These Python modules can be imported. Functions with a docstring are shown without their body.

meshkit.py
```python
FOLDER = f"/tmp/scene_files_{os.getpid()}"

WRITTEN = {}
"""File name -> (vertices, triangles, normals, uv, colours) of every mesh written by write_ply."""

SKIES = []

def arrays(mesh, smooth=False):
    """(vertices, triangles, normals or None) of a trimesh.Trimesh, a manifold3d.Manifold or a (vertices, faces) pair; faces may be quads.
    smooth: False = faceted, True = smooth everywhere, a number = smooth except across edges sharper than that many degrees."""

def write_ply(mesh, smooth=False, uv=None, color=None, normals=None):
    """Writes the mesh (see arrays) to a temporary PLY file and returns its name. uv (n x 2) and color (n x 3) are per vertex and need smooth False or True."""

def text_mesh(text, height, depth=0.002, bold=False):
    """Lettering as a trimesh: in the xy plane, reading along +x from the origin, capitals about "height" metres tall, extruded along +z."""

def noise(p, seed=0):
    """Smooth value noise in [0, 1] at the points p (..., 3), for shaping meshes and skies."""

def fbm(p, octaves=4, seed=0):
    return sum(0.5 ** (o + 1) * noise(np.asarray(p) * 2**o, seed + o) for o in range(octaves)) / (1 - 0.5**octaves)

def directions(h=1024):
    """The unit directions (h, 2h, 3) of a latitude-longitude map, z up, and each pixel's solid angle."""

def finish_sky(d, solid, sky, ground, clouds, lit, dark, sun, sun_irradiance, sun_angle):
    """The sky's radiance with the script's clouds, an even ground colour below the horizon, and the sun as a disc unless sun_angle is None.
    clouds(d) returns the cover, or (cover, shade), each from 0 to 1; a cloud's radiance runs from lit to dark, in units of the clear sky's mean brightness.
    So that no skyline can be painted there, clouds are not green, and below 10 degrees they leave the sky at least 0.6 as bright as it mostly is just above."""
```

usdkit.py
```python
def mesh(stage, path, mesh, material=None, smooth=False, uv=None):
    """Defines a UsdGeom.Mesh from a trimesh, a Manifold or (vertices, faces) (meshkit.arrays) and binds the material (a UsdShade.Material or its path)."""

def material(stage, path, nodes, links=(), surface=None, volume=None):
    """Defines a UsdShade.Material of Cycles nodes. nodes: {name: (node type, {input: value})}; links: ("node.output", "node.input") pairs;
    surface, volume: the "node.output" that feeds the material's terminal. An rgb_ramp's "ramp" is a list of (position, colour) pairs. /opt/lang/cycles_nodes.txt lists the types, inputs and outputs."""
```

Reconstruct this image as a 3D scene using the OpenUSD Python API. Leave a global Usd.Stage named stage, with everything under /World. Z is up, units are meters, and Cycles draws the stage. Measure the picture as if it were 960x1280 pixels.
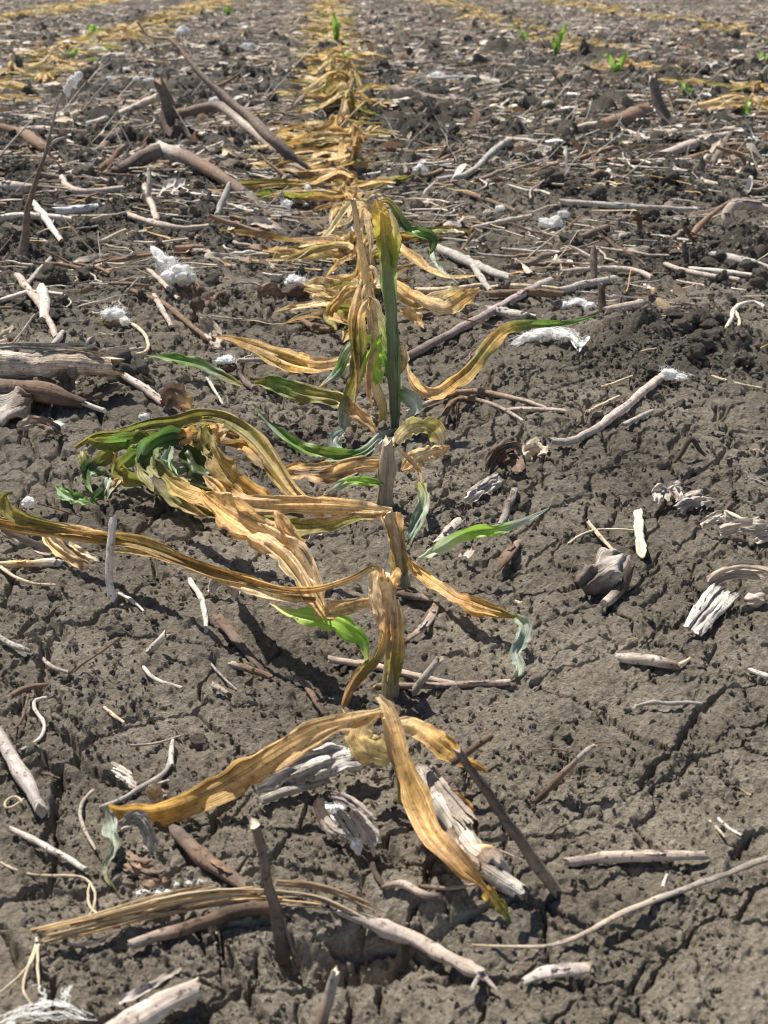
import math, random
import numpy as np
import usdkit, meshkit
from scipy.interpolate import CubicSpline, PchipInterpolator
from pxr import Usd, UsdGeom, UsdLux, UsdShade, Sdf, Gf, Vt

stage = Usd.Stage.CreateInMemory()
UsdGeom.Xform.Define(stage, '/World')
UsdGeom.Scope.Define(stage, '/World/Looks')
T_ = Sdf.ValueTypeNames

# ---------------------------------------------------------------- camera
PW, PH = 960.0, 1280.0                 # the photograph's own size: places were measured in it
FPX, CAM_H, HORIZON, VANISH = 1750.0, 0.32, -45.0, 408.0
PITCH = math.atan((PH / 2 - HORIZON) / FPX)
YAW = math.atan((PW / 2 - VANISH) * math.cos(PITCH) / FPX)
CAM = np.array([-0.012, 0.0, CAM_H])
FWD = np.array([math.sin(YAW) * math.cos(PITCH), math.cos(YAW) * math.cos(PITCH), -math.sin(PITCH)])
RGT = np.array([math.cos(YAW), -math.sin(YAW), 0.0])
UPV = np.cross(RGT, FWD)
HEAD = np.array([math.sin(YAW), math.cos(YAW)])
cam = UsdGeom.Camera.Define(stage, '/World/camera')
cam.CreateHorizontalApertureAttr(36.0)
cam.CreateFocalLengthAttr(36.0 * FPX / PW)
cam.CreateClippingRangeAttr((0.02, 5000.0))
cam.CreateFStopAttr((36.0 * FPX / PW) / 1.8)
cam.CreateFocusDistanceAttr(0.86)
cam.CreateExposureAttr(1.10)
m4 = np.eye(4)
m4[0, :3], m4[1, :3], m4[2, :3], m4[3, :3] = RGT, UPV, -FWD, CAM
cam.AddTransformOp().Set(Gf.Matrix4d(*m4.ravel().tolist()))

# ---------------------------------------------------------------- sky and sun
SUN_AZ = math.atan2(-0.62, 0.78)        # towards the sun: ahead and to the left
SUN_EL = math.radians(61)
usdkit.material(stage, '/World/Looks/sky_look', {
    'sky': ('sky_texture', {'sky_type': 'single_scattering', 'sun_disc': False, 'sun_elevation': SUN_EL, 'sun_rotation': SUN_AZ, 'altitude': 200.0}),
    'bg': ('background_shader', {'strength': 0.052})}, [('sky.color', 'bg.color')], surface='bg.background')
dome = UsdLux.DomeLight.Define(stage, '/World/sky')
UsdShade.MaterialBindingAPI.Apply(dome.GetPrim()).Bind(UsdShade.Material.Get(stage, '/World/Looks/sky_look'))
dome.GetPrim().SetCustomDataByKey('kind', 'structure')
sun = UsdLux.DistantLight.Define(stage, '/World/sun')
sun.CreateIntensityAttr(1.25)
sun.CreateAngleAttr(0.53)
sun.CreateNormalizeAttr(True)
sun.CreateColorAttr(Gf.Vec3f(1.0, 0.95, 0.86))
SUN = np.array([math.sin(SUN_AZ) * math.cos(SUN_EL), math.cos(SUN_AZ) * math.cos(SUN_EL), math.sin(SUN_EL)])
zx = np.cross([0, 0, 1.0], SUN); zx /= np.linalg.norm(zx)
zy = np.cross(SUN, zx)
s4 = np.eye(4); s4[0, :3], s4[1, :3], s4[2, :3] = zx, zy, SUN
sun.AddTransformOp().Set(Gf.Matrix4d(*s4.ravel().tolist()))

# ---------------------------------------------------------------- materials
def mat(name, nodes, links, surface):
    return usdkit.material(stage, '/World/Looks/' + name, nodes, links, surface=surface)

def soil_look(name, lo, mid, hi, bump, toned=False):
    nodes, links = {
        'geo': ('geometry', {}),
        'n1': ('noise_texture', {'scale': 9.0, 'detail': 5.0, 'roughness': 0.6}),
        'n2': ('noise_texture', {'scale': 190.0, 'detail': 6.0, 'roughness': 0.72}),
        'n3': ('noise_texture', {'scale': 520.0, 'detail': 5.0, 'roughness': 0.75}),
        'a': ('math', {'math_type': 'multiply_add', 'value2': 0.45, 'value3': 0.0}),
        'b': ('math', {'math_type': 'multiply_add', 'value2': 0.35}),
        'c': ('math', {'math_type': 'multiply_add', 'value2': 0.30}),
        'ramp': ('rgb_ramp', {'ramp': [(0.43, lo), (0.55, mid), (0.66, hi)]}),
        'v': ('voronoi_texture', {'feature': 'f1', 'scale': 260.0}),
        'vc': ('separate_color', {}),
        'vr': ('math', {'math_type': 'greater_than', 'value2': 0.93}),
        'vd': ('math', {'math_type': 'less_than', 'value2': 0.22}),
        'vm': ('math', {'math_type': 'multiply'}),
        'fleck': ('mix_color', {'b': (0.30, 0.25, 0.19)}),
        'bs': ('math', {'math_type': 'multiply_add', 'value2': 0.6}),
        'bump': ('bump', {'strength': 1.0, 'distance': bump}),
        'p': ('principled_bsdf', {'roughness': 0.9, 'specular_ior_level': 0.25, 'diffuse_roughness': 0.6})}, [('geo.position', 'n1.vector'), ('geo.position', 'n2.vector'), ('geo.position', 'n3.vector'), ('geo.position', 'v.vector'),
         ('n1.fac', 'a.value1'), ('n2.fac', 'b.value1'), ('a.value', 'b.value3'), ('n3.fac', 'c.value1'), ('b.value', 'c.value3'),
         ('c.value', 'ramp.fac'), ('v.color', 'vc.color'), ('vc.r', 'vr.value1'), ('v.distance', 'vd.value1'), ('vr.value', 'vm.value1'), ('vd.value', 'vm.value2'),
         ('vm.value', 'fleck.fac'), ('ramp.color', 'fleck.a'), ('fleck.result', 'p.base_color'),
         ('n2.fac', 'bs.value1'), ('n3.fac', 'bs.value3'), ('bs.value', 'bump.height'), ('bump.normal', 'p.normal')]
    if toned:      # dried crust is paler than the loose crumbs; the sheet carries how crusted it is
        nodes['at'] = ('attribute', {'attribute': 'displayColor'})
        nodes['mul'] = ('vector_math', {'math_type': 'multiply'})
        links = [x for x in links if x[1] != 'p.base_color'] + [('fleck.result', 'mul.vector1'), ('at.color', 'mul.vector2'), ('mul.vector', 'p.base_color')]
    return mat(name, nodes, links, 'p.BSDF')


SOIL = ((0.115, 0.096, 0.073), (0.245, 0.209, 0.163), (0.42, 0.366, 0.295))
M_GROUND = soil_look('field_soil', *SOIL, 0.0075, True)
M_SOIL = soil_look('dry_soil', *SOIL, 0.0075)
M_CLOD = soil_look('clod_soil', (0.062, 0.051, 0.041), (0.115, 0.096, 0.077), (0.185, 0.158, 0.129), 0.0075)

def tinted(name, across, along, depth, rough, translucent, bump, spec=0.3, spots=0.0):
    """Colour from the mesh's own displayColor, streaked along the grain (st.x runs along the piece in metres, st.y across)."""
    nodes = {
        'at': ('attribute', {'attribute': 'displayColor'}), 'uv': ('attribute', {'attribute': 'st'}), 'geo': ('geometry', {}),
        'map': ('mapping', {'scale': (along, across, 1.0)}),
        'nz': ('noise_texture', {'scale': 1.0, 'detail': 4.0, 'roughness': 0.6}),
        'rg': ('map_range', {'from_min': 0.3, 'from_max': 0.7, 'to_min': 1.0 - depth, 'to_max': 1.0 + depth, 'clamp': True}),
        'n2': ('noise_texture', {'scale': 140.0, 'detail': 5.0, 'roughness': 0.65}),
        'r2': ('map_range', {'from_min': 0.32, 'from_max': 0.68, 'to_min': 1.0 - depth * 0.8, 'to_max': 1.0 + depth * 0.5, 'clamp': True}),
        'mu': ('math', {'math_type': 'multiply'}),
        'sc': ('vector_math', {'math_type': 'scale'}),
        'bh': ('math', {'math_type': 'add'}),
        'bump': ('bump', {'strength': 0.6, 'distance': bump}),
        'p': ('principled_bsdf', {'roughness': rough, 'specular_ior_level': spec})}
    links = [('uv.vector', 'map.vector'), ('map.vector', 'nz.vector'), ('nz.fac', 'rg.value'), ('geo.position', 'n2.vector'), ('n2.fac', 'r2.value'),
             ('rg.result', 'mu.value1'), ('r2.result', 'mu.value2'), ('at.color', 'sc.vector1'), ('mu.value', 'sc.scale'), ('sc.vector', 'p.base_color'),
             ('nz.fac', 'bh.value1'), ('n2.fac', 'bh.value2'), ('bh.value', 'bump.height'), ('bump.normal', 'p.normal')]
    out = 'p.BSDF'
    if spots:
        nodes['n4'] = ('noise_texture', {'scale': 420.0, 'detail': 2.0})
        nodes['r4'] = ('map_range', {'from_min': 0.60, 'from_max': 0.68, 'to_min': 0.0, 'to_max': spots, 'clamp': True})
        nodes['mx'] = ('mix_color', {'b': (0.03, 0.026, 0.024)})
        links = [x for x in links if x[1] != 'p.base_color'] + [('geo.position', 'n4.vector'), ('n4.fac', 'r4.value'), ('r4.result', 'mx.fac'), ('sc.vector', 'mx.a'), ('mx.result', 'p.base_color')]
    if translucent:
        src = 'mx.result' if spots else 'sc.vector'
        nodes['tr'] = ('translucent_bsdf', {})
        nodes['mix'] = ('mix_closure', {'fac': translucent})
        links += [(src, 'tr.color'), ('p.BSDF', 'mix.closure1'), ('tr.BSDF', 'mix.closure2')]
        out = 'mix.closure'
    return mat(name, nodes, links, out)

M_LEAF = tinted('withered_leaf', 10.0, 13.0, 0.52, 0.48, 0.45, 0.0016, 0.45, 0.45)
M_GREEN = tinted('green_leaf', 12.0, 14.0, 0.22, 0.42, 0.40, 0.0004, 0.45)
M_STEM = tinted('corn_stem', 14.0, 10.0, 0.34, 0.6, 0.0, 0.0009, 0.3, 0.25)
M_BARK = tinted('weathered_bark', 60.0, 7.0, 0.46, 0.85, 0.0, 0.0018, 0.2, 0.7)
M_WOOD = tinted('broken_wood', 22.0, 12.0, 0.55, 0.9, 0.0, 0.0022, 0.15, 0.6)
M_STRAW = tinted('bleached_straw', 20.0, 8.0, 0.36, 0.7, 0.15, 0.0005, 0.3, 0.15)
M_LINT = mat('cotton_lint', {
    'geo': ('geometry', {}), 'nz': ('noise_texture', {'scale': 150.0, 'detail': 5.0, 'roughness': 0.7}),
    'ramp': ('rgb_ramp', {'ramp': [(0.3, (0.52, 0.48, 0.42)), (0.42, (0.80, 0.79, 0.76)), (0.52, (0.88, 0.875, 0.86)), (0.7, (0.92, 0.915, 0.90))]}),
    'bump': ('bump', {'strength': 0.8, 'distance': 0.0025}),
    'd': ('diffuse_bsdf', {'roughness': 0.8}), 't': ('translucent_bsdf', {}), 'mix': ('mix_closure', {'fac': 0.3})},
    [('geo.position', 'nz.vector'), ('nz.fac', 'ramp.fac'), ('ramp.color', 'd.color'), ('ramp.color', 't.color'), ('nz.fac', 'bump.height'), ('bump.normal', 'd.normal'),
     ('d.BSDF', 'mix.closure1'), ('t.BSDF', 'mix.closure2')], 'mix.closure')
M_FIBRE = mat('cotton_fibre', {'d': ('diffuse_bsdf', {'color': (0.90, 0.895, 0.88)}), 't': ('translucent_bsdf', {'color': (0.90, 0.895, 0.88)}), 'mix': ('mix_closure', {'fac': 0.4})},
              [('d.BSDF', 'mix.closure1'), ('t.BSDF', 'mix.closure2')], 'mix.closure')

# plain colours of the things themselves
TAN, OCH, PALE, OLV = (.73, .475, .215), (.60, .365, .105), (.80, .62, .37), (.26, .235, .055)
GRN, DGR, LIM, SIL = (.13, .235, .045), (.05, .085, .032), (.30, .50, .07), (.40, .46, .38)
BRN, DBR, GRY, PNK = (.19, .125, .085), (.085, .062, .050), (.36, .33, .295), (.42, .35, .295)
WHT, STW, PUR = (.57, .515, .455), (.56, .46, .32), (.165, .125, .105)

# ---------------------------------------------------------------- terrain
def h2(ix, iy, seed):
    h = (ix.astype(np.int64) * 374761393 + iy.astype(np.int64) * 668265263 + seed * 144269) & 0xFFFFFFFF
    h = ((h ^ (h >> 13)) * 1274126177) & 0xFFFFFFFF
    h = ((h ^ (h >> 15)) * 2246822519) & 0xFFFFFFFF
    return ((h ^ (h >> 16)) & 0xFFFFFF).astype(np.float32) / np.float32(16777215.0)

def n2d(x, y, scale, seed=0, octaves=1):
    p = np.stack([np.asarray(x, float) * scale, np.asarray(y, float) * scale, np.full(np.shape(x), 0.37 + seed)], -1)
    return meshkit.noise(p, seed) if octaves == 1 else meshkit.fbm(p, octaves, seed)

BUMPS = []          # (x, y, radius x, radius y, height), filled below from places in the photograph

def terr(x, y):
    """The ground without its clods and cracks."""
    x, y = np.asarray(x, float), np.asarray(y, float)
    far = np.clip((y - 0.5) / 1.5, 0, 1)
    z = (n2d(x, y, 2.3, 3) - 0.5) * 0.050 * (0.35 + 0.65 * far) + (n2d(x, y, 6.5, 5) - 0.5) * 0.020 * (0.5 + 0.5 * far)
    fr = np.exp(-(x / 0.10) ** 2)
    z = z - 0.010 * fr * np.clip(y, 0, 1)
    for bx, by, rx, ry, h in BUMPS:
        z = z + h * np.exp(-((x - bx) / rx) ** 2 - ((y - by) / ry) ** 2)
    return z

ground_at = terr            # replaced by the quicker tables once the mounds are placed

def ray(px, py):
    d = FWD * FPX + RGT * (px - PW / 2) - UPV * (py - PH / 2)
    return d / np.linalg.norm(d)

def G(px, py, h=0.0):
    """The point of the ground (raised by h) that stands at this place of the photograph."""
    d = ray(px, py)
    t0, t1 = 0.15, None
    ts = np.concatenate([np.linspace(0.2, 3, 240), np.linspace(3.03, 30, 500)])
    P = CAM + ts[:, None] * d
    g = P[:, 2] - ground_at(P[:, 0], P[:, 1]) - h
    k = int(np.argmax(g < 0)) if (g < 0).any() else len(ts) - 1
    a, b = ts[max(k - 1, 0)], ts[k]
    for _ in range(14):
        m = (a + b) / 2
        p = CAM + m * d
        if p[2] - float(ground_at(p[0], p[1])) - h < 0: b = m
        else: a = m
    return CAM + (a + b) / 2 * d

def A(px, py, gpy):
    """A point above the ground spot of row gpy: on the upright plane across the view there."""
    q = G(px, gpy)
    Y = (q - CAM)[:2] @ HEAD
    d = ray(px, py)
    return CAM + d * (Y / (d[:2] @ HEAD))

def pt(p, h=0.0):
    return G(p[0], p[1], h) if len(p) == 2 else A(p[0], p[1], max(p[2], p[1])) + np.array([0, 0, h * 0.5])

def mpp(px, py):
    """Metres per photograph pixel at the ground there."""
    return float((G(px, py) - CAM) @ FWD) / FPX

def proj(P):
    q = np.asarray(P, float) - CAM
    z = q @ FWD
    return PW / 2 + FPX * (q @ RGT) / z, PH / 2 - FPX * (q @ UPV) / z, z

for bx, by, rx, ry, h in [(560, 1128, .030, .016, .011), (860, 440, .10, .12, .022), (60, 500, .10, .10, .020), (900, 560, .20, .25, .02), (150, 560, .08, .08, .008), (440, 1180, .030, .013, -.026)]:
    q = G(bx, by)
    BUMPS.append((q[0], q[1], rx, ry, h))

_gx, _gy = np.arange(-6.4, 6.8, .03), np.arange(0.2, 16.6, .03)
_TG = terr(*np.meshgrid(_gx, _gy))
_hx, _hy = np.arange(-.7, .75, .008), np.arange(0.25, 1.9, .008)
_TH = terr(*np.meshgrid(_hx, _hy))
def tfast(x, y):
    """terr, read from two tables."""
    x, y = np.asarray(x, float), np.asarray(y, float)
    def look(T, gx, gy):
        s = gx[1] - gx[0]
        u, v = np.clip((x - gx[0]) / s, 0, len(gx) - 1.001), np.clip((y - gy[0]) / s, 0, len(gy) - 1.001)
        i, j = u.astype(int), v.astype(int); a, b = u - i, v - j
        return T[j, i] * (1 - a) * (1 - b) + T[j, i + 1] * a * (1 - b) + T[j + 1, i] * (1 - a) * b + T[j + 1, i + 1] * a * b
    fine = (np.abs(x) < .68) & (y > .26) & (y < 1.88)
    return np.where(fine, look(_TH, _hx, _hy), look(_TG, _gx, _gy))
ground_at = tfast

CRACKS = []
for w, pts in [(3.2, [(60, 868), (78, 888), (95, 900), (104, 915), (125, 922), (140, 930)]), (3.2, [(138, 906), (160, 899), (184, 893), (188, 884), (176, 872)]), (2.4, [(186, 893), (235, 892), (250, 880)]),
               (3.6, [(25, 795), (33, 778), (60, 768), (75, 760)]), (3.0, [(0, 842), (18, 830), (50, 815), (48, 805), (25, 795)]), (3.5, [(790, 1010), (838, 935), (850, 920), (870, 903), (905, 872), (960, 850)]),
               (2.8, [(846, 932), (868, 945), (880, 960), (920, 985)]), (2.6, [(740, 880), (775, 905), (838, 935)]), (3.0, [(540, 822), (580, 815), (620, 812), (650, 808)]), (2.5, [(690, 818), (720, 808), (760, 795)]),
               (4.5, [(385, 1172), (420, 1188), (450, 1190), (500, 1178)]), (3.0, [(425, 1200), (430, 1230), (400, 1250)]), (3.2, [(170, 1190), (182, 1195), (220, 1215), (265, 1228), (310, 1238), (325, 1260), (335, 1290)]),
               (3.0, [(310, 1238), (320, 1205), (318, 1190)]), (2.8, [(890, 1085), (925, 1070), (932, 1045), (960, 1030)]), (3.0, [(330, 830), (350, 820), (352, 805)]), (2.4, [(0, 945), (40, 950), (75, 965), (80, 990)]),
               (2.4, [(890, 500), (893, 525), (905, 510), (930, 505)]), (2.4, [(880, 610), (910, 595), (930, 585)]), (2.4, [(835, 560), (860, 530)]), (3.0, [(340, 1075), (370, 1090), (395, 1130)]),
               (2.4, [(560, 700), (600, 705), (640, 690)]), (2.6, [(0, 1060), (40, 1055), (60, 1030), (90, 1020)]), (2.6, [(20, 1125), (45, 1110), (90, 1105)]), (2.4, [(690, 930), (720, 955), (730, 985)])]:
    P = np.array([G(*p)[:2] for p in pts])
    CRACKS.append((P, w * mpp(*pts[len(pts) // 2])))

def domes(x, y, cell, seed, prob, r0, r1, flat):
    """Heights of clods scattered one to a cell, as a fraction of the cell; taken as the highest clod over each point."""
    u, v = x / cell, y / cell
    iu, iv = np.floor(u), np.floor(v)
    out = np.zeros(len(x), np.float32)
    for a in (-1, 0, 1):
        for b in (-1, 0, 1):
            cx, cy = iu + a, iv + b
            keep = h2(cx, cy, seed) < prob
            rr = r0 + (r1 - r0) * h2(cx, cy, seed + 1) ** 2
            th = h2(cx, cy, seed + 4) * 3.14
            st = 0.65 + 0.35 * h2(cx, cy, seed + 5)
            dx, dy = u - cx - h2(cx, cy, seed + 2), v - cy - h2(cx, cy, seed + 3)
            c, s = np.cos(th), np.sin(th)
            d = ((dx * c + dy * s) / rr) ** 2 + ((-dx * s + dy * c) / (rr * st)) ** 2
            hh = np.where(keep, rr * np.maximum(0, 1 - d ** flat) ** 0.6, 0)
            out = np.maximum(out, hh.astype(np.float32))
    return out

def edges(x, y, cell, seed):
    """Distance to the nearest border of the irregular cells, in metres."""
    u, v = x / cell, y / cell
    iu, iv = np.floor(u), np.floor(v)
    f1 = np.full(len(x), 9.0); f2 = f1.copy(); p1 = np.zeros((len(x), 2)); p2 = p1.copy()
    for a in (-1, 0, 1):
        for b in (-1, 0, 1):
            cx, cy = iu + a, iv + b
            qx, qy = cx + h2(cx, cy, seed), cy + h2(cx, cy, seed + 1)
            d = (u - qx) ** 2 + (v - qy) ** 2
            m1 = d < f1
            m2 = ~m1 & (d < f2)
            f2 = np.where(m1, f1, np.where(m2, d, f2)); p2 = np.where(m1[:, None], p1, np.where(m2[:, None], np.stack([qx, qy], 1), p2))
            f1 = np.where(m1, d, f1); p1 = np.where(m1[:, None], np.stack([qx, qy], 1), p1)
    sep = np.maximum(np.linalg.norm(p2 - p1, axis=1), 1e-6)
    return (f2 - f1) / (2 * sep) * cell

def crust(x, y):
    """1 where the surface has crusted and cracked, 0 where it is loose clods."""
    k = n2d(x, y, 3.6, 21, 2)
    near = np.clip(1.6 - y / 1.1, -0.3, 0.5) * 0.45
    row = 0.15 * np.exp(-(x / 0.22) ** 2)
    return np.clip((k - 0.46 + near + row) * 5, 0, 1)

def detail(x, y):
    x, y = np.asarray(x, float), np.asarray(y, float)
    d = np.maximum(y, 0.3)
    res = 0.0017 * d ** 1.3
    wx = x + (n2d(x, y, 420, 35) - .5) * 0.0022 + (n2d(x, y, 120, 31) - .5) * 0.006 + (n2d(x, y, 30, 33) - .5) * 0.012
    wy = y + (n2d(x, y, 420, 36) - .5) * 0.0022 + (n2d(x, y, 120, 32) - .5) * 0.006 + (n2d(x, y, 30, 34) - .5) * 0.012
    k = crust(x, y)
    z = (n2d(x, y, 45, 40, 4) - 0.5) * 0.013 * (0.55 + 0.45 * (1 - k)) + (n2d(x, y, 16, 48, 3) - .5) * 0.020 * (0.35 + 0.65 * (1 - k))
    z = z + (n2d(x, y, 260, 44, 3) - 0.5) * 0.0060 * np.clip(1.3 - y * .3, .3, 1)
    z = z - 0.0012
    for cell, seed, prob, amp, bare, r0, r1 in ((0.0033, 51, .92, .60, 1.0, .30, .62), (0.0062, 56, .85, .55, .85, .25, .62), (0.0115, 61, .72, .58, .55, .22, .62), (0.024, 71, .62, .62, .14, .22, .62), (0.050, 81, .50, .66, .03, .22, .62), (0.10, 91, .34, .50, .0, .22, .6), (0.21, 95, .3, .22, .0, .25, .6)):
        f = np.clip((cell - 1.7 * res) / (1.3 * res), 0, 1)
        sel = f > 0.02
        if not sel.any(): continue
        xs, ys, ks = x[sel], y[sel], k[sel]
        hh = domes(wx[sel], wy[sel], cell, seed, prob, r0, r1, 1.0) * cell * amp
        patch = np.clip(n2d(xs, ys, min(0.11 / cell, 14), seed + 7) * 2.4 - 0.5, 0, 1)
        if cell > .15: f = f * np.clip((y - 2.5) / 1.5, 0, 1)
        z[sel] += hh * f[sel] * (bare + (1 - bare) * (1 - ks)) * (0.35 + 0.65 * patch)
    z = z - 0.002
    for cell, seed, w0, dep in ((0.066, 101, .0020, .009), (0.030, 111, .0014, .006)):
        sel = (y < 3.2) & (k > 0.02)
        ex, ey = wx[sel], wy[sel]
        e = edges(ex + (n2d(ex, ey, 60, seed) - .5) * .012, ey + (n2d(ex, ey, 60, seed + 1) - .5) * .012, cell, seed)
        w = w0 * np.clip(n2d(ex, ey, 7, seed + 2) * 3.4 - 1.05, 0, 1.25) * (0.6 + 0.4 * np.maximum(ey, .4))
        cut = np.clip(1 - e / np.maximum(w, 1e-6), 0, 1)
        z[sel] -= dep * np.sqrt(cut) * (w > 1e-5) * k[sel]
        z[sel] += 0.0022 * np.clip(e / 0.012, 0, 1) * k[sel]
    near = y < 2.4
    q = np.stack([wx[near] + (n2d(x[near], y[near], 200, 37) - .5) * .003, wy[near] + (n2d(x[near], y[near], 200, 38) - .5) * .003], 1)
    zz = z[near]
    for P, w in CRACKS:
        lo, hi = P.min(0) - 0.02, P.max(0) + 0.02
        sel = np.where(((q > lo) & (q < hi)).all(1))[0]
        if not len(sel): continue
        dd = np.full(len(sel), 9.0); along = np.zeros(len(sel)); run = 0
        for a, b in zip(P[:-1], P[1:]):
            L = np.linalg.norm(b - a)
            t = np.clip(((q[sel] - a) @ (b - a)) / L ** 2, 0, 1)
            ds = np.linalg.norm(q[sel] - a - t[:, None] * (b - a), axis=1)
            along = np.where(ds < dd, run + t * L, along); dd = np.minimum(dd, ds); run += L
        ww = w * np.clip(np.minimum(along, run - along) / (0.25 * run), 0.15, 1) * (0.6 + 0.8 * n2d(q[sel][:, 0], q[sel][:, 1], 70, 39))
        zz[sel] -= 0.010 * np.sqrt(np.clip(1.15 - dd / ww, 0, 1))
    z[near] = zz
    return z

# ---------------------------------------------------------------- prims, names, labels
NAMES = {}
def numbered(parent, name):
    k = NAMES.get((parent, name), 0)
    NAMES[(parent, name)] = k + 1
    return f'{parent}/{name}' if k == 0 else f'{parent}/{name}_{k:03d}'

def normals_of(V, F):
    n = np.zeros_like(V)
    fn = np.cross(V[F[:, 1]] - V[F[:, 0]], V[F[:, 2]] - V[F[:, 0]])
    for k in range(3): np.add.at(n, F[:, k], fn)
    L = np.linalg.norm(n, axis=1, keepdims=True)
    return np.where(L > 1e-20, n / np.maximum(L, 1e-20), [0, 0, 1.0])

def put(path, geo, material, smooth=True):
    V, F, C, S = geo
    m = UsdGeom.Mesh.Define(stage, path)
    m.CreatePointsAttr(Vt.Vec3fArray.FromNumpy(V.astype(np.float32)))
    m.CreateFaceVertexCountsAttr(Vt.IntArray.FromNumpy(np.full(len(F), 3, np.int32)))
    m.CreateFaceVertexIndicesAttr(Vt.IntArray.FromNumpy(F.astype(np.int32).ravel()))
    m.CreateSubdivisionSchemeAttr('none')
    if smooth:
        m.CreateNormalsAttr(Vt.Vec3fArray.FromNumpy(normals_of(V, F).astype(np.float32)))
        m.SetNormalsInterpolation('vertex')
    api = UsdGeom.PrimvarsAPI(m)
    if C is not None: api.CreatePrimvar('displayColor', T_.Color3fArray, 'vertex').Set(Vt.Vec3fArray.FromNumpy(C.astype(np.float32)))
    if S is not None: api.CreatePrimvar('st', T_.TexCoord2fArray, 'vertex').Set(Vt.Vec2fArray.FromNumpy(S.astype(np.float32)))
    UsdShade.MaterialBindingAPI.Apply(m.GetPrim()).Bind(material)
    return m

def tag(prim, label=None, cat=None, group=None, kind=None):
    for k, v in (('label', label), ('category', cat), ('group', group), ('kind', kind)):
        if v: prim.SetCustomDataByKey(k, v)
    return prim

class Thing:
    """An Xform at the thing's base; its parts are children."""
    def __init__(self, name, label, cat, base, group=None):
        self.base = np.asarray(base, float)
        self.path = numbered('/World', name)
        x = UsdGeom.Xform.Define(stage, self.path)
        x.AddTranslateOp().Set(Gf.Vec3d(*self.base.tolist()))
        self.prim = tag(x.GetPrim(), label, cat, group)
    def part(self, name, geo, material, under=None, label=None):
        path = numbered(under or self.path, name)
        m = put(path, (geo[0] - self.base,) + tuple(geo[1:]), material)
        if label: tag(m.GetPrim(), label)
        return path

def single(name, geo, material, label, cat, group=None, kind=None):
    V = geo[0]
    base = np.array([V[:, 0].mean(), V[:, 1].mean(), V[:, 2].min()])
    m = put(numbered('/World', name), (V - base,) + tuple(geo[1:]), material)
    m.AddTranslateOp().Set(Gf.Vec3d(*base.tolist()))
    return tag(m.GetPrim(), label, cat, group, kind)

def join(geos):
    Vs, Fs, Cs, Ss, n = [], [], [], [], 0
    for V, F, C, S in geos:
        Vs.append(V); Fs.append(F + n); Cs.append(C); Ss.append(S); n += len(V)
    return np.vstack(Vs), np.vstack(Fs), np.vstack(Cs), np.vstack(Ss)

# ---------------------------------------------------------------- shapes
def spline(P, n):
    P = np.asarray(P, float)
    if len(P) == 2: P = np.array([P[0], P.mean(0), P[1]])
    t = np.concatenate([[0], np.cumsum(np.linalg.norm(np.diff(P, axis=0), axis=1) ** 0.6 + 1e-9)]); t /= t[-1]
    f = CubicSpline(t, P, bc_type='natural') if len(P) > 2 else None
    s = np.linspace(0, 1, n)
    Q = f(s)
    L = np.concatenate([[0], np.cumsum(np.linalg.norm(np.diff(Q, axis=0), axis=1))])
    return np.stack([np.interp(np.linspace(0, L[-1], n), L, Q[:, k]) for k in range(3)], 1), np.interp(np.linspace(0, L[-1], n), L, s), L[-1]

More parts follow.
